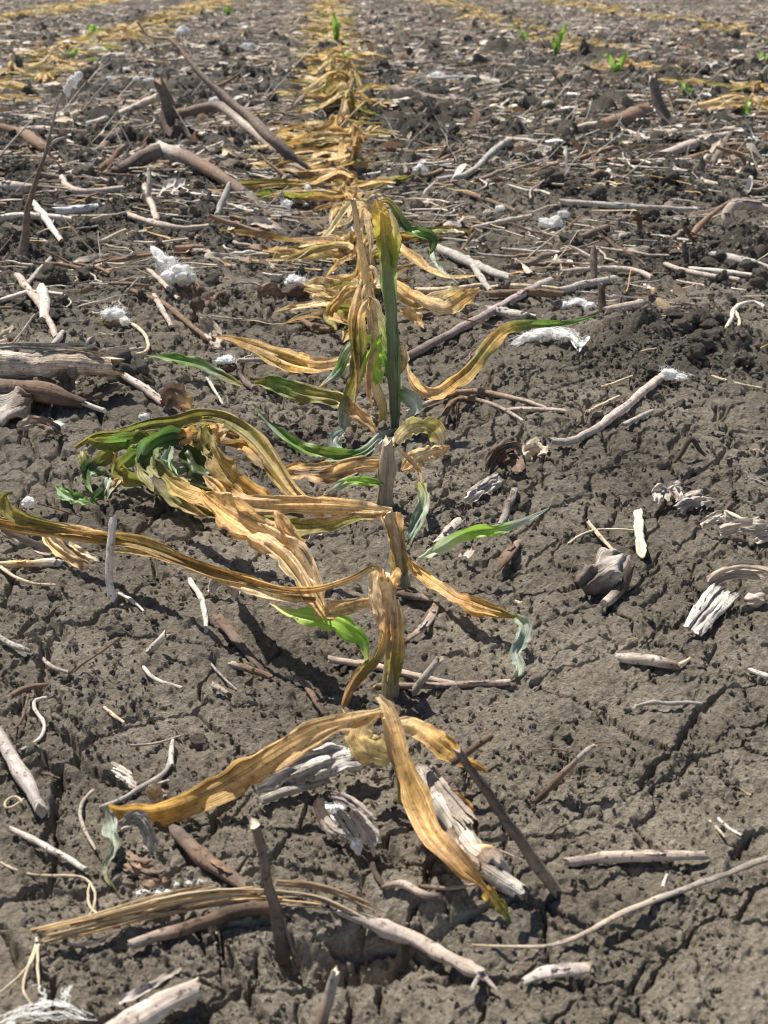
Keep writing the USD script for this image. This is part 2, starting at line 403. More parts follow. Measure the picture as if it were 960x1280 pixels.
def keyed(v, s):
    """A number, or values along the length, at the places s."""
    if np.ndim(v) == 0: return np.full(len(s), float(v))
    v = np.asarray(v, float)
    if v.ndim == 1: return PchipInterpolator(np.linspace(0, 1, len(v)), v)(s)
    return np.stack([np.interp(s, np.linspace(0, 1, len(v)), v[:, k]) for k in range(v.shape[1])], 1)

def colours(cols, s):
    cols = np.asarray(cols, float)
    return np.tile(cols, (len(s), 1)) if cols.ndim == 1 else keyed(cols, s)

def tube(P, R, col, seed=0, n=None, sides=8, rough=0.14, knots=0.0, ends=None, flat=1.0, jag=0.0):
    """A stick: a tapering, slightly knobbly tube along the points P; ends = colour of the broken ends."""
    n = n or max(6, 3 * len(P))
    C, s, L = spline(P, n)
    r = keyed(R, s)
    if n > 9:
        wob = np.stack([s * L / max(r.mean(), 1e-5) * .16, s * 0 + seed * .61, s * 0], 1)
        r = r * (0.80 + 0.40 * meshkit.fbm(wob * 1.7, 2, (seed + 5) % 60))
        for ax in range(3): C[:, ax] += r * .9 * rough / .22 * (meshkit.fbm(wob + [0, 3 * ax, 1], 2, (seed + ax) % 60) - .5) * (.4 if ax == 2 else 1)
    T = np.gradient(C, axis=0); T /= np.linalg.norm(T, axis=1, keepdims=True) + 1e-12
    a0 = np.cross(T[0], [0, 0, 1.0]) if abs(T[0, 2]) < .9 else np.cross(T[0], [1.0, 0, 0])
    U = np.zeros_like(C); U[0] = a0 / np.linalg.norm(a0)
    for i in range(1, n):
        u = U[i - 1] - T[i] * (U[i - 1] @ T[i]); U[i] = u / (np.linalg.norm(u) + 1e-12)
    W = np.cross(T, U)
    th = np.arange(sides) * 2 * np.pi / sides
    if knots: r = r * (1 + knots * np.exp(-((s[:, None] - np.array([.22, .55, .8])[None] - (seed % 7) * .02) / .03) ** 2).sum(1))
    ring = np.cos(th)[None, :, None] * U[:, None] + flat * np.sin(th)[None, :, None] * W[:, None]
    rng = np.random.RandomState(seed)
    V = C[:, None] + r[:, None, None] * ring
    if rough:
        q = np.stack([np.cos(th)[None] * 1.3 + 0 * s[:, None], np.sin(th)[None] * 1.3 + 0 * s[:, None], (s * L / max(r.mean(), 1e-5) * 0.35)[:, None] + 0 * th[None]], -1) + rng.rand(3) * 50
        V += ring * (r[:, None, None] * rough * 2) * (meshkit.fbm(q, 2, seed % 90)[..., None] - 0.5)
    if jag:
        for k in (0, n - 1):
            V[k] += T[k] * (rng.rand(sides, 1) - .5) * 2 * jag * r[k]
    V = V.reshape(-1, 3)
    i, j = np.meshgrid(np.arange(n - 1), np.arange(sides), indexing='ij')
    a, b = i * sides + j, i * sides + (j + 1) % sides
    F = np.concatenate([np.stack([a, b, b + sides], -1).reshape(-1, 3), np.stack([a, b + sides, a + sides], -1).reshape(-1, 3)])
    col3 = np.repeat(colours(col, s), sides, 0)
    st = np.stack([np.repeat(s * L, sides), np.tile(np.abs(((th / np.pi) + 1) % 2 - 1), n)], 1) + [seed * 1.37 % 7, seed * .71 % 5]
    for k, flip in ((0, 1), (n - 1, 0)) if sides > 3 else ():
        rim = V[k * sides:(k + 1) * sides]; m = len(V)
        V = np.vstack([V, rim, rim.mean(0) + (T[k] if k else -T[k]) * r[k] * 0.1])
        jj = np.arange(sides); c = np.full(sides, m + sides)
        F = np.vstack([F, np.stack([m + (jj + 1) % sides, m + jj, c] if flip else [m + jj, m + (jj + 1) % sides, c], 1)])
        ec = np.asarray(ends, float) if ends is not None else colours(col, s)[k]
        col3 = np.vstack([col3, np.tile(ec, (sides + 1, 1))]); st = np.vstack([st, np.zeros((sides + 1, 2)) + [seed % 9, 0.1]])
    return V, F, col3, st

def ribbon(P, width, col, seed=0, n=None, m=9, face=55, fold=0.25, corr=0.10, curl=0.0, ragged=0.0, prof='leaf', twist=0.0, patch=None, waves=2.5, thick=0.0, crease=.35, nib=.45):
    """A leaf or shred of husk: a strip along P, folded along its midrib, puckered along its length. width in metres (full);
    face turns it from lying flat (0) to standing on edge (90)."""
    n = n or max(14, 7 * len(P))
    C, s, L = spline(P, n)
    T = np.gradient(C, axis=0); T /= np.linalg.norm(T, axis=1, keepdims=True) + 1e-12
    fa = np.radians(keyed(face, s))
    N = np.stack([-math.sin(YAW) * np.sin(fa), -math.cos(YAW) * np.sin(fa), np.cos(fa)], 1)
    S = np.cross(N, T)
    ln = np.linalg.norm(S, axis=1)
    for i in range(1, n):
        if ln[i] < 0.25: S[i] = S[i - 1]
        if S[i] @ S[i - 1] < 0: S[i] = -S[i]
    S -= T * (S * T).sum(1, keepdims=True); S /= np.linalg.norm(S, axis=1, keepdims=True) + 1e-12
    for _ in range(2): S[1:-1] = (S[:-2] + 2 * S[1:-1] + S[2:]) / 4
    S /= np.linalg.norm(S, axis=1, keepdims=True) + 1e-12
    N = np.cross(T, S)
    flipn = np.sign((N * [-0.0, -0.5, 1.0]).sum(1, keepdims=True)); flipn[flipn == 0] = 1
    N = N * (1 if np.median(flipn) > 0 else -1)
    rng = np.random.RandomState(seed)
    tw = np.radians(keyed(twist, s)) + (meshkit.noise(np.stack([s * 4, s * 0 + seed * .31, s * 0], 1), seed % 50) - .5) * 0.9
    S, N = S * np.cos(tw)[:, None] + N * np.sin(tw)[:, None], N * np.cos(tw)[:, None] - S * np.sin(tw)[:, None]
    pr = {'leaf': np.clip(s / .10, .55, 1) * np.clip((1 - s) / .45, .02, 1) ** .75, 'band': np.clip(s / .08, .75, 1) * np.clip((1 - s) / .12, .35, 1), 'strip': np.clip((1 - s) / .06, .5, 1) * np.clip(s / .05, .6, 1)}[prof]
    w = keyed(width, s) * pr / 2 * (0.85 + 0.3 * meshkit.noise(np.stack([s * 6, s * 0 + seed, s * 0], 1), 7))
    v = np.linspace(-1, 1, m)
    q = np.stack([v[None] * 2.6 + 0 * s[:, None], s[:, None] * waves * 1.1 + 0 * v[None], np.full((n, m), seed * .77)], -1)
    crump = meshkit.fbm(q, 3, seed % 60) - .5
    edge = np.abs(v)[None] ** 2 * (meshkit.noise(np.stack([np.sign(v)[None] * 3 + 0 * s[:, None], s[:, None] * waves * 4 + 0 * v[None], np.full((n, m), seed * .5)], -1), 11) - .5)
    off = fold * np.abs(v)[None] * w[:, None] + corr * w[:, None] * (np.sin(v[None] * 7.5 + s[:, None] * 3.1 + seed) * 0.6 + crump * 3.2) + edge * w[:, None] * 1.1 + curl * (v[None] ** 2) * w[:, None]
    rid = meshkit.fbm(np.stack([v[None] * 3.2 + 0 * s[:, None] + 0.6 * np.sin(s[:, None] * 5 + seed), s[:, None] * 2.2 + 0 * v[None], np.full((n, m), seed * .33 + 9)], -1), 2, (seed + 4) % 60)
    off = off + crease * w[:, None] * (np.abs(rid - .5) * -4 + .5)
    jagged = meshkit.fbm(np.stack([np.sign(v)[None] * 7 + 0 * s[:, None], s[:, None] * 16 + 0 * v[None], np.full((n, m), seed * .43)], -1), 2, (seed + 2) % 60)
    side = v[None] * w[:, None] * (1 - nib * np.clip(jagged - .5, 0, 1) * 2.2 * (np.abs(v)[None] > .7)) * (1 - 0.25 * min(fold, 1.5)) * (1 + ragged * (rng.rand(n, 1) - .5) * (np.abs(v)[None] > .95))
    V = C[:, None] + S[:, None] * side[..., None] + N[:, None] * off[..., None]
    V = V.reshape(-1, 3)
    i, j = np.meshgrid(np.arange(n - 1), np.arange(m - 1), indexing='ij')
    a = (i * m + j)
    F = np.concatenate([np.stack([a, a + 1, a + m + 1], -1).reshape(-1, 3), np.stack([a, a + m + 1, a + m], -1).reshape(-1, 3)])
    c = colours(col, s)[:, None] * np.ones((1, m, 1))
    mot = meshkit.fbm(np.stack([v[None] * 1.8 + 0 * s[:, None], s[:, None] * 5 + 0 * v[None], np.full((n, m), seed * .91)], -1), 3, (seed + 9) % 60)
    if patch is not None:
        k = np.clip((mot - .46) * 5, 0, 1)[..., None]
        c = c * (1 - k) + np.asarray(patch) * k
    c = c * (0.84 + 0.32 * meshkit.noise(np.stack([v[None] * 4 + 0 * s[:, None], s[:, None] * 3 + 0 * v[None], np.full((n, m), seed * .2)], -1), 3))[..., None]
    c = c * (1 + 0.18 * np.exp(-(v / .16) ** 2))[None, :, None]
    st = np.stack([np.repeat(s * L, m), np.tile(v, n)], 1) + [seed * .37 % 5, seed * .73 % 6]
    geo = (V, F, c.reshape(-1, 3), st)
    if thick:
        V2 = V - np.repeat(N, m, 0) * thick
        rimtop = np.concatenate([np.arange(m), np.arange(1, n) * m + m - 1, (n - 1) * m + np.arange(m - 2, -1, -1), np.arange(n - 2, 0, -1) * m])
        k = len(V); nx = np.roll(rimtop, -1)
        geo = (np.vstack([V, V2]), np.vstack([F, F[:, ::-1] + k, np.stack([rimtop, rimtop + k, nx + k], 1), np.stack([rimtop, nx + k, nx], 1)]), np.vstack([geo[2], geo[2] * .8]), np.vstack([st, st + .3]))
    return geo

_ico = {}
def lump(c, r, col, seed=0, sub=2, rough=0.5, freq=1.6, rot=0.0):
    """A rough rounded lump (clod, chip, lock of cotton); r = the three half sizes."""
    import trimesh
    if sub not in _ico:
        m = trimesh.creation.icosphere(sub); _ico[sub] = (np.array(m.vertices), np.array(m.faces))
    v, f = _ico[sub]
    o = np.random.RandomState(seed).rand(3) * 40
    d = 1 + rough * 2 * (meshkit.fbm(v * freq + o, 3, seed % 70) - .5)
    V = v * d[:, None] * np.broadcast_to(np.asarray(r, float), 3)
    ca, sa = math.cos(rot), math.sin(rot)
    V = V @ np.array([[ca, sa, 0], [-sa, ca, 0], [0, 0, 1.0]]) + c
    cc = np.asarray(col, float) * (0.85 + 0.3 * meshkit.noise(v * 2 + o, 5))[:, None]
    return V, f.copy(), cc, np.stack([v[:, 0] * .02, v[:, 1]], 1)

# ---------------------------------------------------------------- the ground: one sheet to the horizon
def build_ground():
    ys = [0.27]
    while ys[-1] < 16: ys.append(ys[-1] + 0.00215 * ys[-1] ** 1.3)
    ys = [-3, -2, -1.2, -.7, -.4, -.2, -.05, .05, .12, .18, .22, .25] + ys
    while ys[-1] < 900: ys.append(ys[-1] * 1.12)
    ys = np.array(ys)
    t = np.linspace(-1, 1, 500)
    w = 0.05 + 0.300 * np.clip(ys, .3, None)
    out = np.cumsum(1.35 ** np.arange(1, 18)) ; out = out / out[-1]
    X = np.concatenate([-(w[:, None] + (3 + 3 * np.abs(ys))[:, None] * out[::-1][None]), w[:, None] * t[None], w[:, None] + (3 + 3 * np.abs(ys))[:, None] * out[None]], 1)
    Y = np.repeat(ys[:, None], X.shape[1], 1)
    x, y = X.ravel(), Y.ravel()
    z = terr(x, y)
    inner = (y > .26) & (y < 16.4) & (np.abs(x) < 0.06 + 0.31 * np.maximum(y, .3))
    z[inner] += detail(x[inner], y[inner])
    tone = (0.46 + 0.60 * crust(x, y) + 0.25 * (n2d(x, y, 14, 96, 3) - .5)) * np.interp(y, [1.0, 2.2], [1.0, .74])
    n, m = X.shape
    i, j = np.meshgrid(np.arange(n - 1), np.arange(m - 1), indexing='ij')
    a = i * m + j
    F = np.concatenate([np.stack([a, a + 1, a + m + 1], -1).reshape(-1, 3), np.stack([a, a + m + 1, a + m], -1).reshape(-1, 3)])
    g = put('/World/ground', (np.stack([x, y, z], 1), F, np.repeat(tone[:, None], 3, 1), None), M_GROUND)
    tag(g.GetPrim(), 'dark grey cracked field soil, crumbling into clods away from the corn row', None, None, 'structure')
    return len(F)
NTRI = build_ground()

# ---------------------------------------------------------------- rows of corn: the middle row's line, from the photograph
_r = np.array([G(px, py)[:2] for px, py in [(500, 1000), (487, 540), (466, 420), (455, 300), (441, 200), (425, 100), (412, 0)]])
def row_x(y):
    return np.interp(y, _r[:, 1], _r[:, 0])

# ================================================================ things placed from the photograph (pixels of the 960 x 1280 picture; a third number = the ground row below a raised point)
SEED = [100]
def sd():
    SEED[0] += 1
    return SEED[0]
TAKEN = []        # (x, y, radius) already occupied, so that loose litter keeps clear of the named pieces
MARKS = []        # landmarks for the labels of loose litter: (phrase, x, y)

def path3(pts, rpx, lift=0.7):
    out = []
    for k, p in enumerate(pts):
        r = (rpx if np.ndim(rpx) == 0 else np.interp(k / max(1, len(pts) - 1), np.linspace(0, 1, len(rpx)), rpx)) * mpp(p[0], p[2] if len(p) == 3 else p[1])
        out.append(pt(p, r * lift + (.0022 if len(p) == 2 else 0)))
    P = np.array(out)
    return P

def radii(pts, rpx):
    rpx = np.asarray(rpx, float) * .88
    g = [mpp(p[0], p[2] if len(p) == 3 else p[1]) for p in pts]
    k = np.linspace(0, 1, max(5, len(pts)))
    return (np.full(len(k), rpx, float) if np.ndim(rpx) == 0 else np.interp(k, np.linspace(0, 1, len(rpx)), rpx)) * np.interp(k, np.linspace(0, 1, len(g)), g)

def stick_geo(pts, rpx, col, **kw):
    kw.setdefault('sides', 9 if np.max(rpx) > 6 else 7)
    kw.setdefault('rough', 0.22)
    kw.setdefault('n', max(10, 4 * len(pts)))
    kw.setdefault('jag', 1.1)
    P = path3(pts, rpx, kw.pop('lift', 0.7))
    for p in P: TAKEN.append((p[0], p[1], 0.012))
    return tube(P, radii(pts, rpx), col, sd(), **kw)

def stick(label, pts, rpx, col, name='cotton_stalk', cat='stalk', mark=None, m=None, extra=(), parts_name='stem', ends=(.34, .27, .2), **kw):
    big = np.max(rpx) >= 4.5
    geo = stick_geo(pts, rpx, col, ends=ends, **kw)
    m = m or M_BARK
    if mark:
        c = geo[0].mean(0); MARKS.append((mark, c[0], c[1]))
    if not extra and not big:
        return single(name, geo, m, label, cat)
    base = np.array([geo[0][:, 0].mean(), geo[0][:, 1].mean(), geo[0][:, 2].min()])
    t = Thing(name, label, cat, base)
    k = len(geo[0]); top = t.part(parts_name, geo, m)
    if big and not extra:   # a lifted shred of bark and a bud scar, as these stalks have
        rng = np.random.RandomState(SEED[0])
        P = path3(pts, rpx); C, s, L = spline(P, 30); r = float(np.mean(radii(pts, rpx)))
        i = rng.randint(8, 22)
        t.part('bud_scar', lump(C[i] + [rng.uniform(-.3, .3) * r, -.3 * r, .75 * r], (r * .5, r * .5, r * .4), np.asarray(colours(col, np.array([.5]))[0]) * .8, SEED[0], 1), m, top)
        j = rng.randint(3, 20)
        t.part('bark_shred', ribbon(C[j:j + 8] + np.array([0, -.2 * r, .95 * r]), r * .9, np.minimum(1, np.asarray(colours(col, np.array([.5]))[0]) * 1.25), SEED[0], n=10, m=4, face=30, prof='band', ragged=.6), M_WOOD, top)
    for nm, g, mm in extra: t.part(nm, g, mm)
    return t

def leaf_geo(pts, wpx, col, face=55, lift=0.002, **kw):
    P = np.array([pt(p, lift) for p in pts])
    z = np.mean([mpp(p[0], p[2] if len(p) == 3 else p[1]) for p in pts])
    for p in P[::2]: TAKEN.append((p[0], p[1], 0.02))
    w = np.asarray(wpx, float) * z
    return ribbon(P, w if w.ndim else float(w), col, sd(), face=face, **kw)

def shreds(pts, wpx, col, k, seed, face=45, lift=.006):
    """Fibrous husk: narrow torn strips side by side, fraying apart."""
    r_, out = np.random.RandomState(seed), []
    for q in range(k):
        o = (q - (k - 1) / 2) / k * wpx
        a, b = sorted(r_.rand(2) * [.25, 1] + [0, .0]); b = max(b, .75)
        P = spline([np.array(list(p) + [p[1]] * (3 - len(p)), float) for p in pts], 9)[0]
        P = P[int(a * 4):int(round(b * 8)) + 1]
        d = P[-1] - P[0]; nx, ny = -d[1], d[0]; l = math.hypot(nx, ny) + 1e-6
        fan = np.linspace(r_.uniform(.6, 1), r_.uniform(1, 1.5), len(P))
        W = [(p[0] + nx / l * o * f + r_.uniform(-.6, .6), p[1] + ny / l * o * f * .7, max(p[2], p[1] + ny / l * o * f * .7)) for p, f in zip(P, fan)]
        out.append(leaf_geo(W, wpx / k * r_.uniform(1.0, 1.9), [np.asarray(col) * r_.uniform(.7, 1.15)] * 2, face + r_.uniform(-25, 25), lift=lift + r_.uniform(0, .003), prof='band', corr=.25, curl=-.4, m=6, n=16))
    return out

# ---------------------------------------------------------------- the corn plants of the middle row, nearest first
def stem_geo(pts, rpx, col, **kw):
    P = np.array([pt(p) for p in pts]); P[0, 2] -= 0.004
    kw.setdefault('sides', 14); kw.setdefault('n', 26); kw.setdefault('rough', .30); kw.setdefault('jag', .6)
    return tube(P, radii(pts, rpx), col, sd(), **kw)

def corn(label, base, stem, leaves, mark=None, extra=()):
    q = G(*base)
    t = Thing('corn_plant', label, 'corn plant', q)
    if mark: MARKS.append((mark, q[0], q[1]))
    TAKEN.append((q[0], q[1], 0.02))
    for a in stem: t.part(a.get('name', 'stem'), stem_geo(a['p'], a['r'], a['c'], **a.get('k', {})), a.get('m', M_STEM), label=a.get('label'))
    for L in leaves:
        kw = dict(L.get('k', {}))
        path = t.part(L.get('name', 'leaf'), leaf_geo(L['p'], L['w'], L['c'], L.get('f', 55), **kw), L.get('m', M_LEAF), label=L.get('label'))
        for tip in L.get('tips', ()):
            t.part('leaf_tip', leaf_geo(tip['p'], tip['w'], tip['c'], tip.get('f', 80), **tip.get('k', {})), tip.get('m', M_LEAF), path, tip.get('label'))
    return t

CR = dict(corr=.22, fold=.5)            # crumpled
corn('nearest withered corn plant, a long tan leaf hanging to each side of its bent top', (500, 1003), [dict(p=[(503, 1003), (496, 950, 1003), (482, 893, 1002)], r=[10, 9, 8], c=[OLV, BRN, TAN])],
     [dict(p=[(482, 890, 1001), (455, 899, 1001), (410, 912, 1003), (355, 940, 1006), (300, 975, 1010), (245, 1002, 1018), (190, 1018, 1028), (150, 1016, 1034), (134, 1009, 1040)], w=[16, 30, 44, 46, 40, 38, 34], c=[PALE, TAN, TAN, (.54, .34, .12), OCH, (.42, .24, .06)], f=[58, 62, 60, 66, 80], k=dict(prof='band', fold=.45, corr=.07, n=70, m=11),
           tips=[dict(p=[(134, 1009, 1050), (141, 1030, 1058), (143, 1055, 1078), (134, 1085, 1098), (139, 1104, 1112), (150, 1122, 1125)], w=[28, 26, 18, 14, 10], c=[(.30, .30, .24), SIL, (.34, .36, .24), OLV], f=88, k=dict(fold=.9, corr=.18), label='grey-green shrivelled tip drooping from the bent leaf')]),
      dict(p=[(473, 874, 1000), (482, 886, 1006), (494, 925, 1022), (508, 970, 1044), (528, 1020, 1070), (556, 1064, 1096), (585, 1092, 1120), (612, 1118, 1140)], w=[14, 26, 32, 40, 38, 34, 24], c=[PALE, TAN, (.5, .32, .11), TAN, (.58, .35, .16), OCH], f=[75, 70, 62, 60], k=dict(prof='band', fold=.7, corr=.08, n=60, m=11),
           tips=[dict(p=[(606, 1112, 1138), (620, 1130, 1148), (632, 1146, 1157), (639, 1158, 1162)], w=[20, 18, 8], c=[OCH, OLV, (.2, .3, .04)], f=60, label='dark green tip of the right leaf')]),
      dict(p=[(488, 902, 1000), (512, 908, 994), (540, 925, 985), (566, 945, 980), (590, 958, 976), (610, 968, 975)], w=[20, 30, 34, 28], c=[PALE, TAN, OCH, (.40, .23, .06)], f=55, k=dict(fold=.5)),
      dict(p=[(474, 896, 1000), (456, 904, 1000), (448, 925, 1000), (468, 940, 1000), (495, 948, 1000)], w=[16, 34, 46, 40], c=[PALE, (.66, .48, .22), (.70, .58, .26)], f=75, k=dict(corr=.2, prof='band')),
      dict(p=[(556, 990, 1010), (575, 1002, 1012), (590, 1018, 1020), (586, 1024, 1025)], w=[14, 16, 10], c=(.50, .27, .10), f=65, k=CR)],
     mark='the nearest bent corn leaf')
corn('withered corn stub with one lime green leaf arching from its left foot', (488, 868),
     [dict(p=[(488, 870), (490, 810, 868), (487, 760, 868), (479, 722, 868)], r=[12, 10.5, 9.5, 8], c=[(.16, .14, .07), (.27, .20, .11), (.38, .28, .17), TAN])],
     [dict(p=[(481, 722, 868), (470, 711, 868), (452, 719, 867), (425, 731, 862), (390, 740, 852), (350, 738, 840), (300, 722, 812), (240, 704, 780), (180, 684, 748), (120, 672, 722), (60, 662, 703), (10, 654, 690), (-40, 646, 684)], w=[12, 10, 12, 18, 22, 22, 24, 22], c=[PALE, TAN, OCH, (.40, .26, .08), (.34, .24, .08), TAN, OCH], f=[80, 70, 62, 60], k=dict(prof='strip', n=120, corr=.26, fold=.6, m=13, crease=.6, patch=(.22, .16, .05), twist=[0, 10, -25, 20, -15, 10])),
      dict(p=[(395, 752, 854), (350, 748, 842), (300, 732, 814), (240, 708, 780), (180, 694, 752), (140, 690, 740)], w=[10, 16, 18, 14, 12], c=[TAN, PALE, OCH, TAN, OLV], f=[70, 60], k=dict(prof='band', n=70, corr=.28, fold=.6, crease=.5, patch=(.26, .18, .05))),
      dict(p=[(150, 676, 734), (100, 666, 716), (50, 655, 700), (15, 640, 694), (6, 622, 690), (16, 618, 688)], w=[8, 16, 20, 22, 16], c=[OCH, TAN, OLV, (.30, .26, .08), OLV], f=[65, 75], k=dict(prof='band', corr=.3, fold=.6)),
      dict(p=[(484, 752, 868), (462, 754, 868), (430, 762, 864), (405, 766, 858)], w=[16, 18, 22, 26], c=[TAN, (.48, .32, .16), TAN], f=75, k=dict(prof='strip')),
      dict(p=[(408, 772, 858), (388, 738, 842), (368, 706, 826), (338, 676, 808), (305, 660, 788), (275, 640, 760), (252, 616, 725)], w=[30, 42, 50, 44, 32, 24], c=[TAN, PALE, TAN, (.66, .42, .17), OCH], f=[65, 60, 55], k=dict(prof='band', fold=.45, corr=.22, n=70, m=19, crease=.55)),
      dict(p=[(380, 690, 818), (358, 665, 812), (346, 645, 806), (343, 640, 802)], w=[26, 22, 8], c=TAN, f=75, k=dict(fold=.4)),
      dict(p=[(459, 830, 868), (456, 810, 868), (440, 792, 864), (412, 778, 858), (380, 772, 853), (356, 766, 848), (337, 756, 842)], w=[10, 20, 28, 32, 28, 20], c=[(.55, .56, .25), (.2, .42, .05), LIM, LIM, (.45, .58, .12), PALE], f=[80, 62, 55], m=M_GREEN, label='lime green living leaf', k=dict(corr=.04, fold=.25)),
      dict(p=[(483, 768, 868), (480, 795, 872), (468, 825, 878), (452, 842, 882), (438, 862, 884), (430, 885, 886), (436, 898, 890)], w=[12, 16, 18, 20, 20, 14], c=[PALE, TAN, OLV, (.36, .24, .10), (.50, .29, .15), TAN], f=85, k=CR),
      dict(name='sheath', p=[(474, 712, 868), (470, 740, 870), (474, 765, 872), (482, 800, 874)], w=[20, 22, 18, 10], c=[PALE, (.60, .46, .30), TAN], f=88, k=dict(prof='band', corr=.2)),
      dict(name='sheath', p=[(494, 752, 870), (497, 785, 872), (494, 825, 872), (490, 862, 872)], w=[14, 18, 20, 20], c=[(.62, .48, .30), TAN, OLV, OLV], f=88, k=dict(prof='band', corr=.12)),
      dict(name='sheath', p=[(498, 712, 868), (490, 730, 868), (486, 760, 869)], w=[10, 20, 14], c=TAN, f=85, k=dict(prof='band', corr=.2))], mark='the lime green leaf')
corn('withered corn stub whose right leaf ends in a folded silver-green tip', (501, 733),
     [dict(p=[(502, 736), (498, 690, 734), (488, 642, 734)], r=[12, 11, 8], c=[(.13, .13, .07), (.27, .20, .12), (.48, .34, .20)])],
     [dict(p=[(490, 641, 734), (465, 638, 732), (425, 634, 728), (380, 632, 720), (320, 632, 706), (265, 626, 692), (225, 614, 678), (205, 596, 662)], w=[12, 18, 24, 26, 28, 26, 22], c=[PALE, TAN, TAN, (.6, .40, .19), OCH, OLV], f=[75, 60, 55], k=dict(prof='band', n=70, corr=.14)),
      dict(p=[(484, 646, 734), (450, 648, 734), (420, 656, 732), (385, 662, 728), (345, 656, 720), (300, 642, 700), (262, 632, 690)], w=[10, 16, 20, 26, 24, 22], c=[TAN, TAN, OLV, (.26, .22, .05), OCH], f=60, k=dict(prof='band', patch=OLV)),
      dict(p=[(507, 700, 735), (520, 714, 742), (545, 734, 760), (572, 752, 778), (600, 763, 792), (625, 769, 800), (646, 774, 804)], w=[12, 18, 22, 24, 22, 18], c=[TAN, OCH, TAN, (.46, .26, .08), OCH, OLV], f=[70, 55, 60], k=dict(corr=.24, fold=.5, prof='band', n=60),
           tips=[dict(p=[(644, 771, 804), (656, 782, 812), (652, 800, 822), (644, 818, 832), (648, 838, 845), (637, 852, 853)], w=[16, 20, 20, 18, 18, 8], c=[(.30, .34, .22), SIL, (.25, .33, .28), SIL, (.55, .58, .42)], f=85, k=dict(corr=.3, fold=.5, prof='band'), label='silver-green folded tip standing on the soil')]),
      dict(p=[(524, 700, 735), (545, 690, 734), (572, 674, 732), (600, 667, 730), (625, 664, 728), (652, 654, 724), (686, 637, 716)], w=[8, 16, 18, 17, 18, 18], c=[(.5, .56, .38), (.44, .54, .32), LIM, LIM, SIL, (.58, .63, .50)], f=[50, 60, 55], m=M_GREEN, label='narrow pale green blade reaching right', k=dict(corr=.05)),
      dict(name='sheath', p=[(478, 640, 734), (487, 660, 735), (490, 690, 736)], w=[10, 18, 12], c=PALE, f=86, k=CR),
      dict(name='sheath', p=[(498, 642, 734), (496, 675, 736), (503, 728, 737)], w=[12, 20, 22], c=[TAN, (.34, .24, .12), OLV], f=88, k=dict(prof='band', corr=.1))], mark='the folded silver-green leaf tip')
